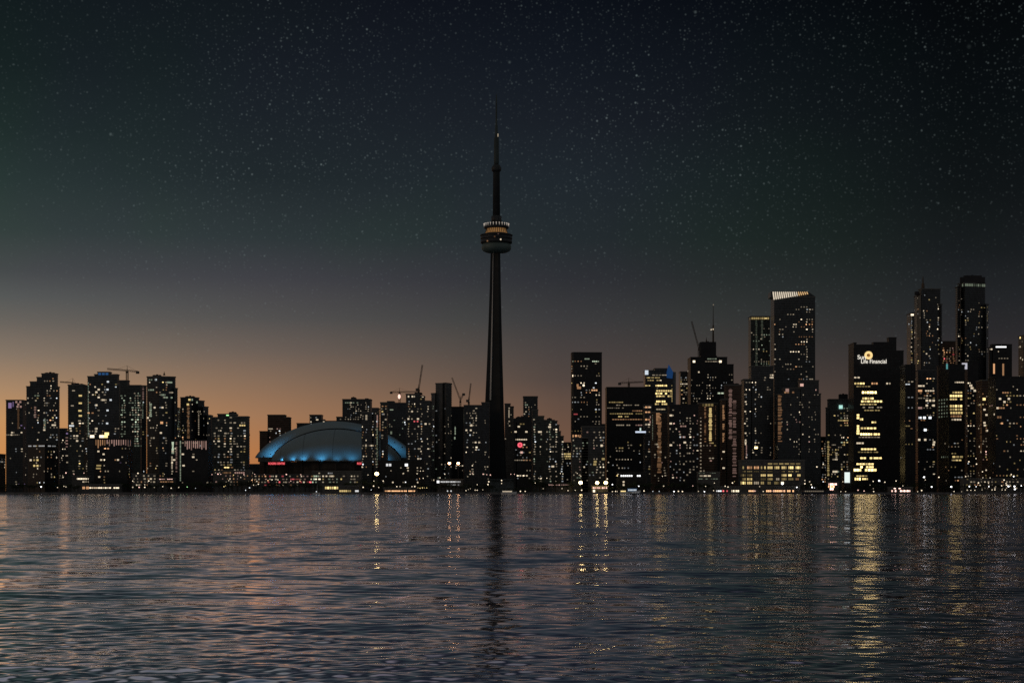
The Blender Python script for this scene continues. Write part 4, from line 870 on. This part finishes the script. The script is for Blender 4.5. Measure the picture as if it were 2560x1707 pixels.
# slanted roof: the fins of the crown, tall on the left and short on the right
d = [q for q in BL if q['root'] == slant][0]; org = slant.location
white = glow('white crown fin', (1.0, 0.86, 0.66), 0.7); warm = glow('amber crown fin', (1.0, 0.62, 0.28), 0.7)
bm = bmesh.new()
A = [P(1927, 742.3, 2640), P(2038, 742.3, 2640), P(2038, 741.2, 2640), P(2020, 729, 2640), P(1927, 729, 2640)]
va = [bm.verts.new(p - org) for p in A]; vb = [bm.verts.new(p - org + Vector((0, 30, 0))) for p in A]
bm.faces.new(va); bm.faces.new(vb[::-1])
for i in range(5): bm.faces.new((va[i], vb[i], vb[(i + 1) % 5], va[(i + 1) % 5]))
done(bm, 'slanted_roof', GLASS, slant)
for i in range(17):
    x = 1934 + i * 5.25; y1 = 749 - i * 0.85; y0 = 729.5 + max(0, x - 2018) * 0.6
    a = P(x, y1, 2638.6) - org; b = P(x, y0, 2638.6) - org
    bm = bmesh.new(); w = 0.85 if i < 11 else 0.7
    v = [bm.verts.new(p) for p in (a + Vector((-w + .9, 0, 0)), a + Vector((w + .9, 0, 0)), b + Vector((w - .6, 0, 0)), b + Vector((-w - .6, 0, 0)))]
    u_ = [bm.verts.new(q.co + Vector((0, .8, 0))) for q in v]
    bm.faces.new(v); bm.faces.new(u_[::-1])
    for k in range(4): bm.faces.new((v[k], u_[k], u_[(k + 1) % 4], v[(k + 1) % 4]))
    done(bm, 'crown_fin', white if i < 12 else warm, slant)

# antennas and beacons on roofs
def mast(root, px, y0, y1, r, name='antenna', mat=STEEL):
    d = [q for q in BL if q['root'] == root][0]; D = d['D'] + 10
    bm = bmesh.new(); tube(bm, P(px, y1, D) - root.location, P(px, y0, D) - root.location, r, r * 0.35, 8); tube(bm, P(px, y1, D) - root.location, P(px, (y0 * .45 + y1 * .55), D) - root.location, r * 1.5, r * 1.3, 8)
    return done(bm, name, mat, root)
rb = by_label('tall white lit antenna'); mast(rb, 1783, 762, 855, 0.9); mast(rb, 1766, 843, 855, 0.7)
for px, py in ((1783, 823), (1778, 824), (1783.5, 762)):
    c = P(px, py, 2628) - rb.location; bm = bmesh.new(); bmesh.ops.create_icosphere(bm, subdivisions=1, radius=1.1); bmesh.ops.translate(bm, verts=bm.verts, vec=c); done(bm, 'beacon', lamp_mat('w4' if py > 800 else 'w2'), rb)
mast(by_label('thin spire on the roof'), 2307.5, 692, 723, 1.6)
mast(by_label('with a small mast on its roof'), 410.5, 929, 938, 0.9, 'mast')
rc = by_label('yellowish green rooms at its top')
# ------------------------------------------------------------------ cranes
def truss(bm, p0, p1, w, n, r=0.16):
    p0, p1 = Vector(p0), Vector(p1); d = (p1 - p0).normalized(); u = d.cross(Vector((0, 1, 0)));
    if u.length < .1: u = Vector((1, 0, 0))
    u.normalize(); v = d.cross(u).normalized()
    cs = [(u * a + v * b) * w / 2 for a, b in ((-1, -1), (1, -1), (1, 1), (-1, 1))]
    for c in cs: tube(bm, p0 + c, p1 + c, r, n=4)
    for i in range(n):
        a = p0.lerp(p1, i / n); b = p0.lerp(p1, (i + 1) / n)
        for k in range(4):
            tube(bm, a + cs[k], b + cs[(k + 1) % 4], r * 0.7, n=3)
def crane(label, px, y_base, y_top, D, jib, counter, hook=None, thick=2.2, cabd=True):
    """jib, counter: pixel ends"""
    b = P(px, y_base, D)
    root = empty('tower_crane', b, label=label, cat='crane')
    q = lambda x, y: P(x, y, D) - b
    bm = bmesh.new(); truss(bm, q(px, y_base), q(px, y_top), thick, 10, 0.28); done(bm, 'mast', STEEL, root)
    top = q(px, y_top)
    bm = bmesh.new(); truss(bm, top + Vector((0, 0, .8)), q(*jib), thick * 0.7, 18, 0.26); done(bm, 'jib', STEEL, root)
    bm = bmesh.new(); truss(bm, top + Vector((0, 0, .8)), q(*counter), thick * 0.7, 5, 0.26); done(bm, 'counter_jib', STEEL, root)
    e = q(*counter); bm = bmesh.new(); box(bm, e.x - 2.0, e.x + 2.0, e.y - 1.4, e.y + 1.4, e.z - 2.6, e.z + 0.6); done(bm, 'counterweight', CONC, root)
    bm = bmesh.new(); box(bm, top.x - 1.4, top.x + 1.4, top.y - 2.9, top.y - 0.9, top.z - 2.6, top.z); done(bm, 'cab', STEEL, root)
    a = top + Vector((0, 0, 7)); bm = bmesh.new(); tube(bm, top, a, 0.5, 0.2, 5); tube(bm, a, top.lerp(q(*jib), 0.6), 0.12, n=4); tube(bm, a, q(*counter), 0.12, n=4); done(bm, 'apex_stays', STEEL, root)
    return root
crane('hammerhead crane over the roofs right of the blue crowned tower', 318, 952, 927.5, 2300, (268, 922), (344, 929), thick=2.6)
crane('thin crane with a long level jib behind the flat topped tower beside the orange gap', 182, 975, 958, 2420, (150, 954.5), (190, 959), thick=2.0)
c1 = crane('hammerhead crane with a bright work lamp below its jib', 999, 1010, 981, 2740, (1048, 979), (978, 980), thick=2.6)
bm = bmesh.new(); bmesh.ops.create_uvsphere(bm, u_segments=10, v_segments=8, radius=1.0); bmesh.ops.scale(bm, verts=bm.verts, vec=(2.1, 2.1, 3.6)); bmesh.ops.translate(bm, verts=bm.verts, vec=P(998, 991, 2735) - c1.location); done(bm, 'work_lamp', lamp_mat('k5'), c1)
crane('luffing crane with a steep upright jib left of the plain slab tower', 1047, 985, 973, 2300, (1056, 912), (1043, 972), thick=2.2)
crane('luffing crane with its jib leaning back to the left, nearest the great tower but one', 1151, 1018, 1002, 2480, (1130, 944), (1159, 984), thick=2.2)
crane('luffing crane with a near vertical jib just left of the great tower', 1172, 1014, 1004, 2350, (1177, 958), (1169, 1000), thick=2.0)
crane('small hammerhead crane on the broad office slab', 1572, 969, 957.5, 2440, (1608, 954.5), (1549, 957.5), thick=2.4)
crane('luffing crane with a long jib leaning left of the antenna tower', 1747, 894, 872, 2640, (1729, 803), (1751, 868), thick=2.4)

# ------------------------------------------------------------------ waterfront: low buildings
def low(name, label, x0, x1, yt, D, lights=(), mat='c', depth=16, **k):
    return bld(name, label, D, ((x0, x1, yt),), mat, depth, slab=0.15, cat='building', lights=lights, floor=k.pop('floor', 3.4), **k)
low('school_building', 'low building with two stacked rows of white classroom windows, far left shore', 180, 226, 1190, 1975, [('row', 'w4', 1193.5, 188, 221, 9, 1.6), ('row', 'w5', 1200, 194, 222, 7, 1.8), ('row', 'w4', 1206, 206, 222, 4, 1.6)])
low('waterfront_restaurant', 'long low pavilion strung with orange and white lamps, left shore', 204, 306, 1211, 1925, [('row', 'o5', 1216, 206, 222, 5, 3.2), ('row', 'w5', 1217, 223, 300, 14, 1.5), ('row', 'o4', 1221, 207, 262, 8, 1.3)])
low('transit_shelter', 'low building with a curving bright orange lit canopy, left shore', 392, 440, 1195, 1960, [('row', 'k5', 1198.5, 398, 437, 8, 1.8), ('row', 'o3', 1203, 400, 436, 6, 1.2)])
low('apartment_block', 'low dark block with scattered lamps between the left towers and the shore', 330, 396, 1184, 1990, [('row', 'w4', 1211, 340, 354, 4, 1.6)], rnd=16, pal='wwo')
low('apartment_block', 'low block glowing dull red behind trees, left of the stadium', 533, 632, 1176, 1985, [('row', 'o2', 1182, 556, 578, 5, 2), ('row', 'k3', 1178, 586, 612, 5, 2)], rnd=26, pal='wkoo')
low('exhibition_hall', 'long low dark hall in front of the stadium with scattered red and white lamps', 634, 806, 1186, 2040, [('row', 'w3', 1190, 676, 690, 3, 1.6), ('row', 'r3', 1199, 726, 750, 4, 1.2)], rnd=44, pal='wwkor')
low('exhibition_hall', 'low dark hall below the right half of the dome, yellowish lit windows', 780, 906, 1178, 2030, [('row', 'e4', 1187, 783, 798, 3, 1.8), ('row', 'e4', 1196, 783, 792, 2, 2), ('row', 's3', 1179.5, 815, 832, 4, 1.6), ('row', 'w4', 1192, 822, 834, 3, 2)], rnd=26, pal='wye')
low('market_hall', 'low waterfront hall with a ragged row of yellow white lamps below the dome', 806, 900, 1214, 1930, [('row', 'y5', 1222, 812, 846, 6, 3.0), ('row', 'y4', 1224, 848, 878, 6, 2.2), ('row', 's5', 1224.5, 887, 900, 2, 2.2)])
low('dome_annex', 'dark annex right of the dome with a short bright white sign', 949, 1062, 1152, 2080, [('row', 's5', 1165, 957, 979, 3, 3.4), ('p', 's5', 4, 3.4, (1016, 1165)), ('p', 'w3', 2, 2, (1008, 1184), (1020, 1176))], mat='k', rnd=12)
low('boathouse', 'low boathouse with a long dotted orange strip of lamps, left of the great tower', 958, 1044, 1219, 1925, [('row', 'o5', 1225, 962, 1038, 22, 1.5), ('row', 'y3', 1222, 970, 1036, 12, 1.2)])
low('ferry_office', 'low pavilion with rows of white light by the water, left of the great tower', 1092, 1158, 1198, 1965, [('row', 's4', 1203, 1101, 1152, 12, 1.6), ('row', 's3', 1209, 1120, 1152, 8, 1.4), ('row', 's3', 1215, 1118, 1140, 4, 1.2), ('row', 's4', 1226, 1117, 1134, 4, 1.6), ('p', 's5', 3, 3, (1093, 1203))])
low('terminal_building', 'low dark terminal with a thin pinkish strip of lights, right of the great tower', 1364, 1430, 1209, 1950, [('row', 'k4', 1214.5, 1370, 1400, 8, 1.3), ('row', 'k3', 1214.5, 1402, 1424, 5, 1.0)])
low('quayside_cafe', 'low cafe with pinkish orange glowing front under the pair of quay lamps', 1478, 1520, 1215, 1930, [('row', 'k5', 1222.5, 1482, 1518, 8, 1.8), ('row', 'o3', 1219, 1478, 1516, 7, 1.4), ('p', 'w5', 2.6, 3, (1485, 1230))])
low('events_hall', 'dark hall with a long bright white bar across its front', 1540, 1618, 1180, 1985, [('row', 's5', 1187, 1551, 1602, 10, 2.0), ('p', 'w4', 2.2, 2.2, (1559, 1206), (1559, 1212))], mat='k')
low('market_hall', 'low building with faint greenish strips of light, right of the blue boat tents', 1742, 1800, 1180, 1990, [('row', 'e2', 1182, 1746, 1790, 8, 1.2), ('row', 'e2', 1196, 1744, 1795, 8, 1.0), ('row', 'w4', 1188, 1748, 1778, 3, 1.6)])
low('waterfront_restaurant', 'long low restaurant row with warm orange and reddish fronts on the right shore', 1785, 2000, 1216, 1925, [('row', 's5', 1230, 1790, 1804, 3, 1.6), ('row', 'r5', 1226, 1806, 1820, 3, 1.8), ('row', 'w5', 1224, 1828, 1848, 5, 2.4), ('row', 'o5', 1225, 1871, 1890, 5, 1.8), ('row', 'k4', 1230, 1872, 1890, 4, 1.2), ('row', 'o5', 1224, 1915, 1985, 16, 2.2), ('row', 'k4', 1230, 1922, 1962, 8, 1.2)])
low('kiosk', 'small glowing pink and white amusement stand at the foot of the teal sign tower', 2068, 2098, 1204, 1935, [('row', 'k6', 1208, 2071, 2092, 5, 2.4), ('row', 'o6', 1214, 2070, 2094, 6, 2.6), ('row', 'k6', 1220, 2074, 2094, 4, 2.4), ('p', 'w5', 2.4, 2, (2078, 1234))], floor=2.6)
kb = low('billboard_building', 'small building with a tall bright white billboard left of the gold logo tower', 2104, 2130, 1176, 1965, [], mat='k')
add_sign(kb, 2118, 1193, 13, 26, glow('white billboard', (0.86, 0.96, 0.92), 0.95), 'billboard')
low('waterfront_restaurant', 'low restaurant with a bright warm cluster of lamps at the foot of the ribbed tower', 2218, 2282, 1218, 1925, [('row', 'k6', 1227, 2228, 2276, 11, 2.0), ('p', 'k6', 2.4, 2.4, (2237, 1221), (2249, 1221))])
low('apartment_block', 'low dark quayside block with pairs of white lamps, right foreground', 2400, 2590, 1196, 1990, [('row', 'k3', 1192, 2412, 2432, 4, 1.6)], rnd=36, pal='www', ry=(1198, 1222))

# ------------------------------------------------------------------ street lamps on the quay
POLE = surf('lamp pole', (0.05, 0.05, 0.05), 0.6, 0.3)
protos = {}
def street_lamp(px, py, D, code='w6', size=0.75, label=None, group=None, name='street_lamp', tall=False):
    z = P(px, py, D).z; z = max(z, 2.6); x = P(px, py, D).x
    key = (code, size, round(z, 1))
    hgt = z - 1.8
    root = empty(name, (x, D, 1.8), label=label or 'small quayside lamp on a thin pole, one of many along the shore', cat='street lamp', group=group or 'small lamps along the far shore')
    if ('pole',) not in protos:
        bm = bmesh.new(); tube(bm, (0, 0, 0), (0, 0, 1), 0.14, 0.08, 6); tube(bm, (0, 0, 0), (0, 0, 0.06), 0.26, 0.2, 6); o_ = done(bm, 'pole', POLE); protos[('pole',)] = o_.data; bpy.data.objects.remove(o_)
    if ('head', code) not in protos:
        bm = bmesh.new(); bmesh.ops.create_uvsphere(bm, u_segments=10, v_segments=7, radius=1.0); o_ = done(bm, 'lamp_head', lamp_mat(code)); protos[('head', code)] = o_.data; bpy.data.objects.remove(o_)
    p = bpy.data.objects.new('pole', protos[('pole',)]); COL.objects.link(p); p.parent = root; p.scale = (1 if not tall else 2.2, 1 if not tall else 2.2, hgt)
    h = bpy.data.objects.new('lamp_head', protos[('head', code)]); COL.objects.link(h); h.parent = root; h.location = (0, -0.3, hgt + size * 0.6); h.scale = (size, size, size * 0.85)
    return root
BIG = 'tall mast with a bright yellow lamp, '
street_lamp(942, 1187, 1935, 'y7', 2.2, BIG + 'below the beaded tower by the dome', 'bright quay floodlight masts', 'floodlight_mast', True)
street_lamp(1451.5, 1209, 1925, 'y7', 2.1, BIG + 'leftmost of three left of the quayside cafe', 'bright quay floodlight masts', 'floodlight_mast', True)
street_lamp(1493, 1209, 1925, 'y7', 1.9, BIG + 'above the middle of the quayside cafe', 'bright quay floodlight masts', 'floodlight_mast', True)
street_lamp(1514.5, 1209, 1928, 'y7', 2.1, BIG + 'at the right end of the quayside cafe', 'bright quay floodlight masts', 'floodlight_mast', True)
street_lamp(1123.5, 1160, 1960, 'o7', 1.6, 'tall mast with an orange head, the left one of a pair beside the great tower', 'pair of orange floodlight masts', 'floodlight_mast', True)
street_lamp(1145.5, 1160, 1960, 'o7', 1.6, 'tall mast with an orange head, the right one of a pair beside the great tower', 'pair of orange floodlight masts', 'floodlight_mast', True)
LAMPS = '''103,1218,s 144,1219,w 160,1216,w 165,1218,w 165,1183,k 210,1183,k 158,1194,w 185,1186,k 345,1184,w 332,1203,w 362,1212,w 332,1219,w 348,1219,k 362,1219,w 386,1219,w 407,1217,w 430,1185,w
411,1186,w 372,1203,w 447,1219,w 468,1218,g 489,1221,c 428,1221,w 564,1215,y 560,1217,y 572,1202,w 530,1187,k 545,1186,k 552,1186,k 584,1188,y 610,1187,k 602,1194,w 637,1186,k 661,1187,k 716,1187,k 752,1187,k
634,1213,w 624,1220,c 614,1226,c 646,1211,w 630,1201,o 637,1200,o 642,1204,w 680,1200,w 670,1202,o 695,1200,w 727,1203,k 750,1203,o 791,1232,c 908,1219,w 920,1188,w 947,1219,w 935,1203,w 934,1216,w
928,1225,c 958,1203,w 1014,1206,s 992,1217,w 1000,1217,w 1030,1217,w 1037,1217,w 1045,1220,y 1050,1221,y 1056,1220,y 1061,1220,y 1067,1220,y 1020,1176,w 1009,1184,w 1051,1178,w 1058,1178,w 1049,1197,o 1058,1196,w
1112,1186,w 1100,1195,w 1165,1227,w 1171,1224,w 1176,1222,w 1188,1226,w 1193,1226,w 1207,1225,w 1193,1212,w 1175,1178,o 1181,1184,k 1208,1186,k 1217,1187,k 1226,1188,k 1181,1165,w 1277,1186,k 1286,1186,k 1254,1209,w 1254,1202,w
1301,1229,w 1313,1229,w 1222,1205,w 1220,1212,w 1358,1222,w 1347,1196,w 1367,1196,w 1405,1222,w 1420,1227,w 1438,1226,w 1454,1226,w 1401,1184,w 1443,1184,w 1452,1191,w 1338,1208,w 1353,1196,w 1518,1198,w 1531,1212,s
1531,1230,w 1539,1229,w 1543,1234,w 1597,1216,s 1600,1229,w 1545,1186,w 1543,1190,y 1586,1230,w 1590,1230,w 1656,1191,w 1659,1216,w 1685,1231,s 1696,1229,w 1706,1230,w 1632,1229,c 1648,1229,c 1610,1228,w
1732,1215,k 1746,1229,w 1761,1230,s 1764,1216,w 1784,1227,w 1786,1208,w 1813,1216,w 1820,1218,w 1836,1204,y 1831,1208,w 1899,1217,w 1908,1229,w 1956,1211,s 1992,1219,s 2012,1202,w 2012,1210,w 2024,1205,w 2028,1212,w
2030,1219,s 2036,1220,c 2058,1205,c 2064,1194,w 2042,1168,w 2058,1161,w 2090,1180,w 2145,1226,k 2160,1228,k 2102,1234,w 2114,1229,w 2107,1205,w 2183,1204,w 2175,1213,w 2198,1203,s 2183,1222,w 2212,1206,w 2240,1203,w
2257,1215,w 2184,1230,w 2304,1227,w 2294,1233,w 2329,1218,s 2347,1194,w 2378,1218,s 2310,1194,s 2313,1200,w 2423,1217,s 2440,1217,s 2450,1214,w 2446,1208,w 2472,1217,s 2489,1217,w 2455,1225,w 2418,1226,w 2427,1226,w
2437,1226,w 2480,1225,w 2487,1225,w 2504,1215,w 2521,1217,s 2526,1215,w 2505,1225,w 2513,1225,w 2536,1217,s 2537,1224,s 2553,1215,s 2471,1208,w 2515,1209,w 2510,1201,w 2528,1187,w 2534,1192,s 2414,1192,w 2457,1195,w
2475,1195,w 2456,1180,w 2441,1161,w 2440,1147,w 2422,1155,w 2385,1229,w 2404,1231,w'''
rg = random.Random(9)
for s_ in LAMPS.split():
    x, y, c = s_.split(','); x = float(x); y = float(y)
    street_lamp(x, y - 0.5, 1912 + rg.random() * 12, c + ('6' if c == 's' else rg.choice('4555')), rg.choice((0.42, 0.5, 0.6, 0.72)) * (1.25 if c == 's' else 1))

# ------------------------------------------------------------------ trees along the shore
LEAF = surf('night foliage', (0.045, 0.06, 0.035), 0.9, 0.1, None, 0.5)
BARK = surf('bark', (0.06, 0.045, 0.035), 0.95, 0.1)
tree_src = []
for k in range(6):
    rg = random.Random(40 + k); H = 1.0
    bm = bmesh.new(); tube(bm, (0, 0, 0), (0.02, 0, 0.45), 0.035, 0.022, 7)
    tips = []
    for i in range(6):
        a = i * 1.05 + rg.random(); z = 0.30 + 0.08 * i * 0.6; tip = Vector((math.cos(a) * 0.24, math.sin(a) * 0.24, z + 0.22)); tube(bm, (0.01, 0, z - .02), tip, 0.013, 0.004, 5); tips.append(tip)
    tube(bm, (0.02, 0, .45), (0.0, 0, 0.85), 0.02, 0.004, 5)
    tr_ = done(bm, 'trunk', BARK)
    bm = bmesh.new()
    lobes = [(t * 1.1 + Vector((0, 0, .05)), rg.uniform(.11, .17)) for t in tips] + [(Vector((rg.uniform(-.1, .1), rg.uniform(-.1, .1), rg.uniform(.6, .9))), rg.uniform(.10, .16)) for _ in range(5)]
    for c, r in lobes:
        for _ in range(90):
            v = Vector((rg.gauss(0, 1), rg.gauss(0, 1), rg.gauss(0, .8))).normalized() * r * rg.random() ** 0.4 * 1.15
            p = c + v; s = rg.uniform(.012, .028); n1 = Vector((rg.gauss(0, 1), rg.gauss(0, 1), rg.gauss(0, 1))).normalized(); n2 = n1.orthogonal().normalized()
            bm.faces.new([bm.verts.new(q) for q in (p + n1 * s, p + n2 * s * .6, p - n1 * s, p - n2 * s * .6)])
    me = bpy.data.meshes.new('crown'); bm.to_mesh(me); bm.free(); cr = link('crown', me, None, [LEAF])
    tree_src.append((tr_.data, cr.data)); bpy.data.objects.remove(tr_); bpy.data.objects.remove(cr)
rg = random.Random(3)
def tree(px, D, h, w):
    x = P(px, HOR, D).x
    r = empty('tree', (x, D, 1.8), label='dark leafy tree, one of the unlit row along the far shore', cat='tree', group='dark trees along the far shore')
    a, b = rg.choice(tree_src); rot = rg.random() * 6.3
    for nm, me in (('trunk', a), ('crown', b)):
        o = bpy.data.objects.new(nm, me); COL.objects.link(o); o.parent = r; o.scale = (w, w, h); o.rotation_euler = (0, 0, rot)
px = 2
while px < 2560:
    h = rg.uniform(7, 12)
    if 1240 < px < 1330 or 1440 < px < 1545 or 1780 < px < 2000 or 2060 < px < 2130: h *= 0.6
    if 440 < px < 640 or 900 < px < 960 or 1300 < px < 1440: h *= 1.25
    tree(px, rg.uniform(1932, 1960), h, h * rg.uniform(1.0, 1.35))
    px += rg.uniform(7, 17)

# ------------------------------------------------------------------ boats
HULL = surf('white boat paint', (0.7, 0.7, 0.68), 0.4, 0.4)
DARKH = surf('dark hull paint', (0.04, 0.05, 0.07), 0.4, 0.4)
def boat(label, px, D, L, h, code, canopy=None, windows=8, cat='boat', deck=1, hull=None, name='tour_boat', group=None, sail=False):
    x = P(px, HOR, D).x
    r = empty(name, (x, D, 0), label=label, cat=cat, group=group)
    bm = bmesh.new(); W = L * 0.14; rows = []
    for i in range(11):
        u = i / 10; xx = (u - .5) * L; wd = W * (1 - max(0, (u - .6) / .4) ** 2) * (0.85 + .15 * min(1, u * 4)); sh = h * (0.42 + 0.22 * u * u)
        rows.append([bm.verts.new((xx * 0.94, -wd * .3, -0.5)), bm.verts.new((xx, -wd, sh)), bm.verts.new((xx, wd, sh)), bm.verts.new((xx * .94, wd * .3, -0.5))])
    for a, b in zip(rows, rows[1:]):
        for k in range(3): bm.faces.new((a[k], a[k + 1], b[k + 1], b[k]))
        bm.faces.new((a[3], a[0], b[0], b[3]))
    bm.faces.new(rows[0]); bm.faces.new(rows[-1][::-1]); done(bm, 'hull', hull or HULL, r)
    if sail:
        bm = bmesh.new(); tube(bm, (0.1 * L, 0, 0.2), (0.1 * L, 0, L * 1.25), 0.16, 0.08, 6); done(bm, 'mast', HULL, r)
        bm = bmesh.new(); box(bm, -L * .2, L * .15, -W * .5, W * .5, h * .42, h * .75); done(bm, 'cabin', HULL, r)
        return r
    for k in range(deck):
        z0 = h * (.46 + .42 * k); bm = bmesh.new(); box(bm, -L * (.42 - .08 * k), L * (.22 - .06 * k), -W * .72, W * .72, z0, z0 + h * .36); box(bm, -L * (.44 - .08 * k), L * (.25 - .06 * k), -W * .8, W * .8, z0 + h * .36, z0 + h * .41)
        cb = done(bm, 'cabin', canopy or HULL, r)
        for i in range(windows):
            u = (i + .5) / windows; o = bpy.data.objects.new('window', pane_mesh(code)); COL.objects.link(o); o.parent = cb
            o.location = (-L * (.40 - .08 * k) + u * L * (.60 - .14 * k), -W * .72 - .06, z0 + h * .19); o.scale = (L * .6 / windows * .7, .05, h * .22)
    return r
boat('long lit tour boat moored right of the foot of the great tower', 1272, 1888, 17, 4.6, 'w4', windows=9)
boat('small brightly lit boat moored ahead of the blue canopied boat', 1560, 1886, 9, 5.0, 'y5', windows=4)
boat('boat with a blue canopy moored under the bright white bar', 1584, 1890, 15, 7.0, 'c4', canopy=glow('blue lit canopy', (0.16, 0.34, 0.60), 0.22), windows=6)
boat('small dark motor boat afloat on the water apart from the quay', 1592, 1700, 13, 3.0, 'c2', hull=DARKH, windows=3, name='motor_boat')
boat('white sailing boat with bare mast moored below the dark hall, left of the boathouse', 791, 1888, 8, 3, 'c3', name='sailing_boat', sail=True)
boat('low ferry with dim lamps at the right end of the orange restaurant row', 2042, 1886, 34, 5.0, 'w2', windows=10, name='ferry', hull=DARKH, canopy=surf('ferry grey', (.12, .12, .13), .6, .3))
for px, D in ((436, 1890), (448, 1891), (700, 1890), (1100, 1889), (1215, 1890), (1655, 1890), (1719, 1889), (2340, 1890), (2480, 1891)):
    pass
finish_windows()
# soft light the red lit streets throw on nearby fronts comes only from the lamps themselves
print('WINDOWS', NWIN[0], 'objects', len(bpy.data.objects))
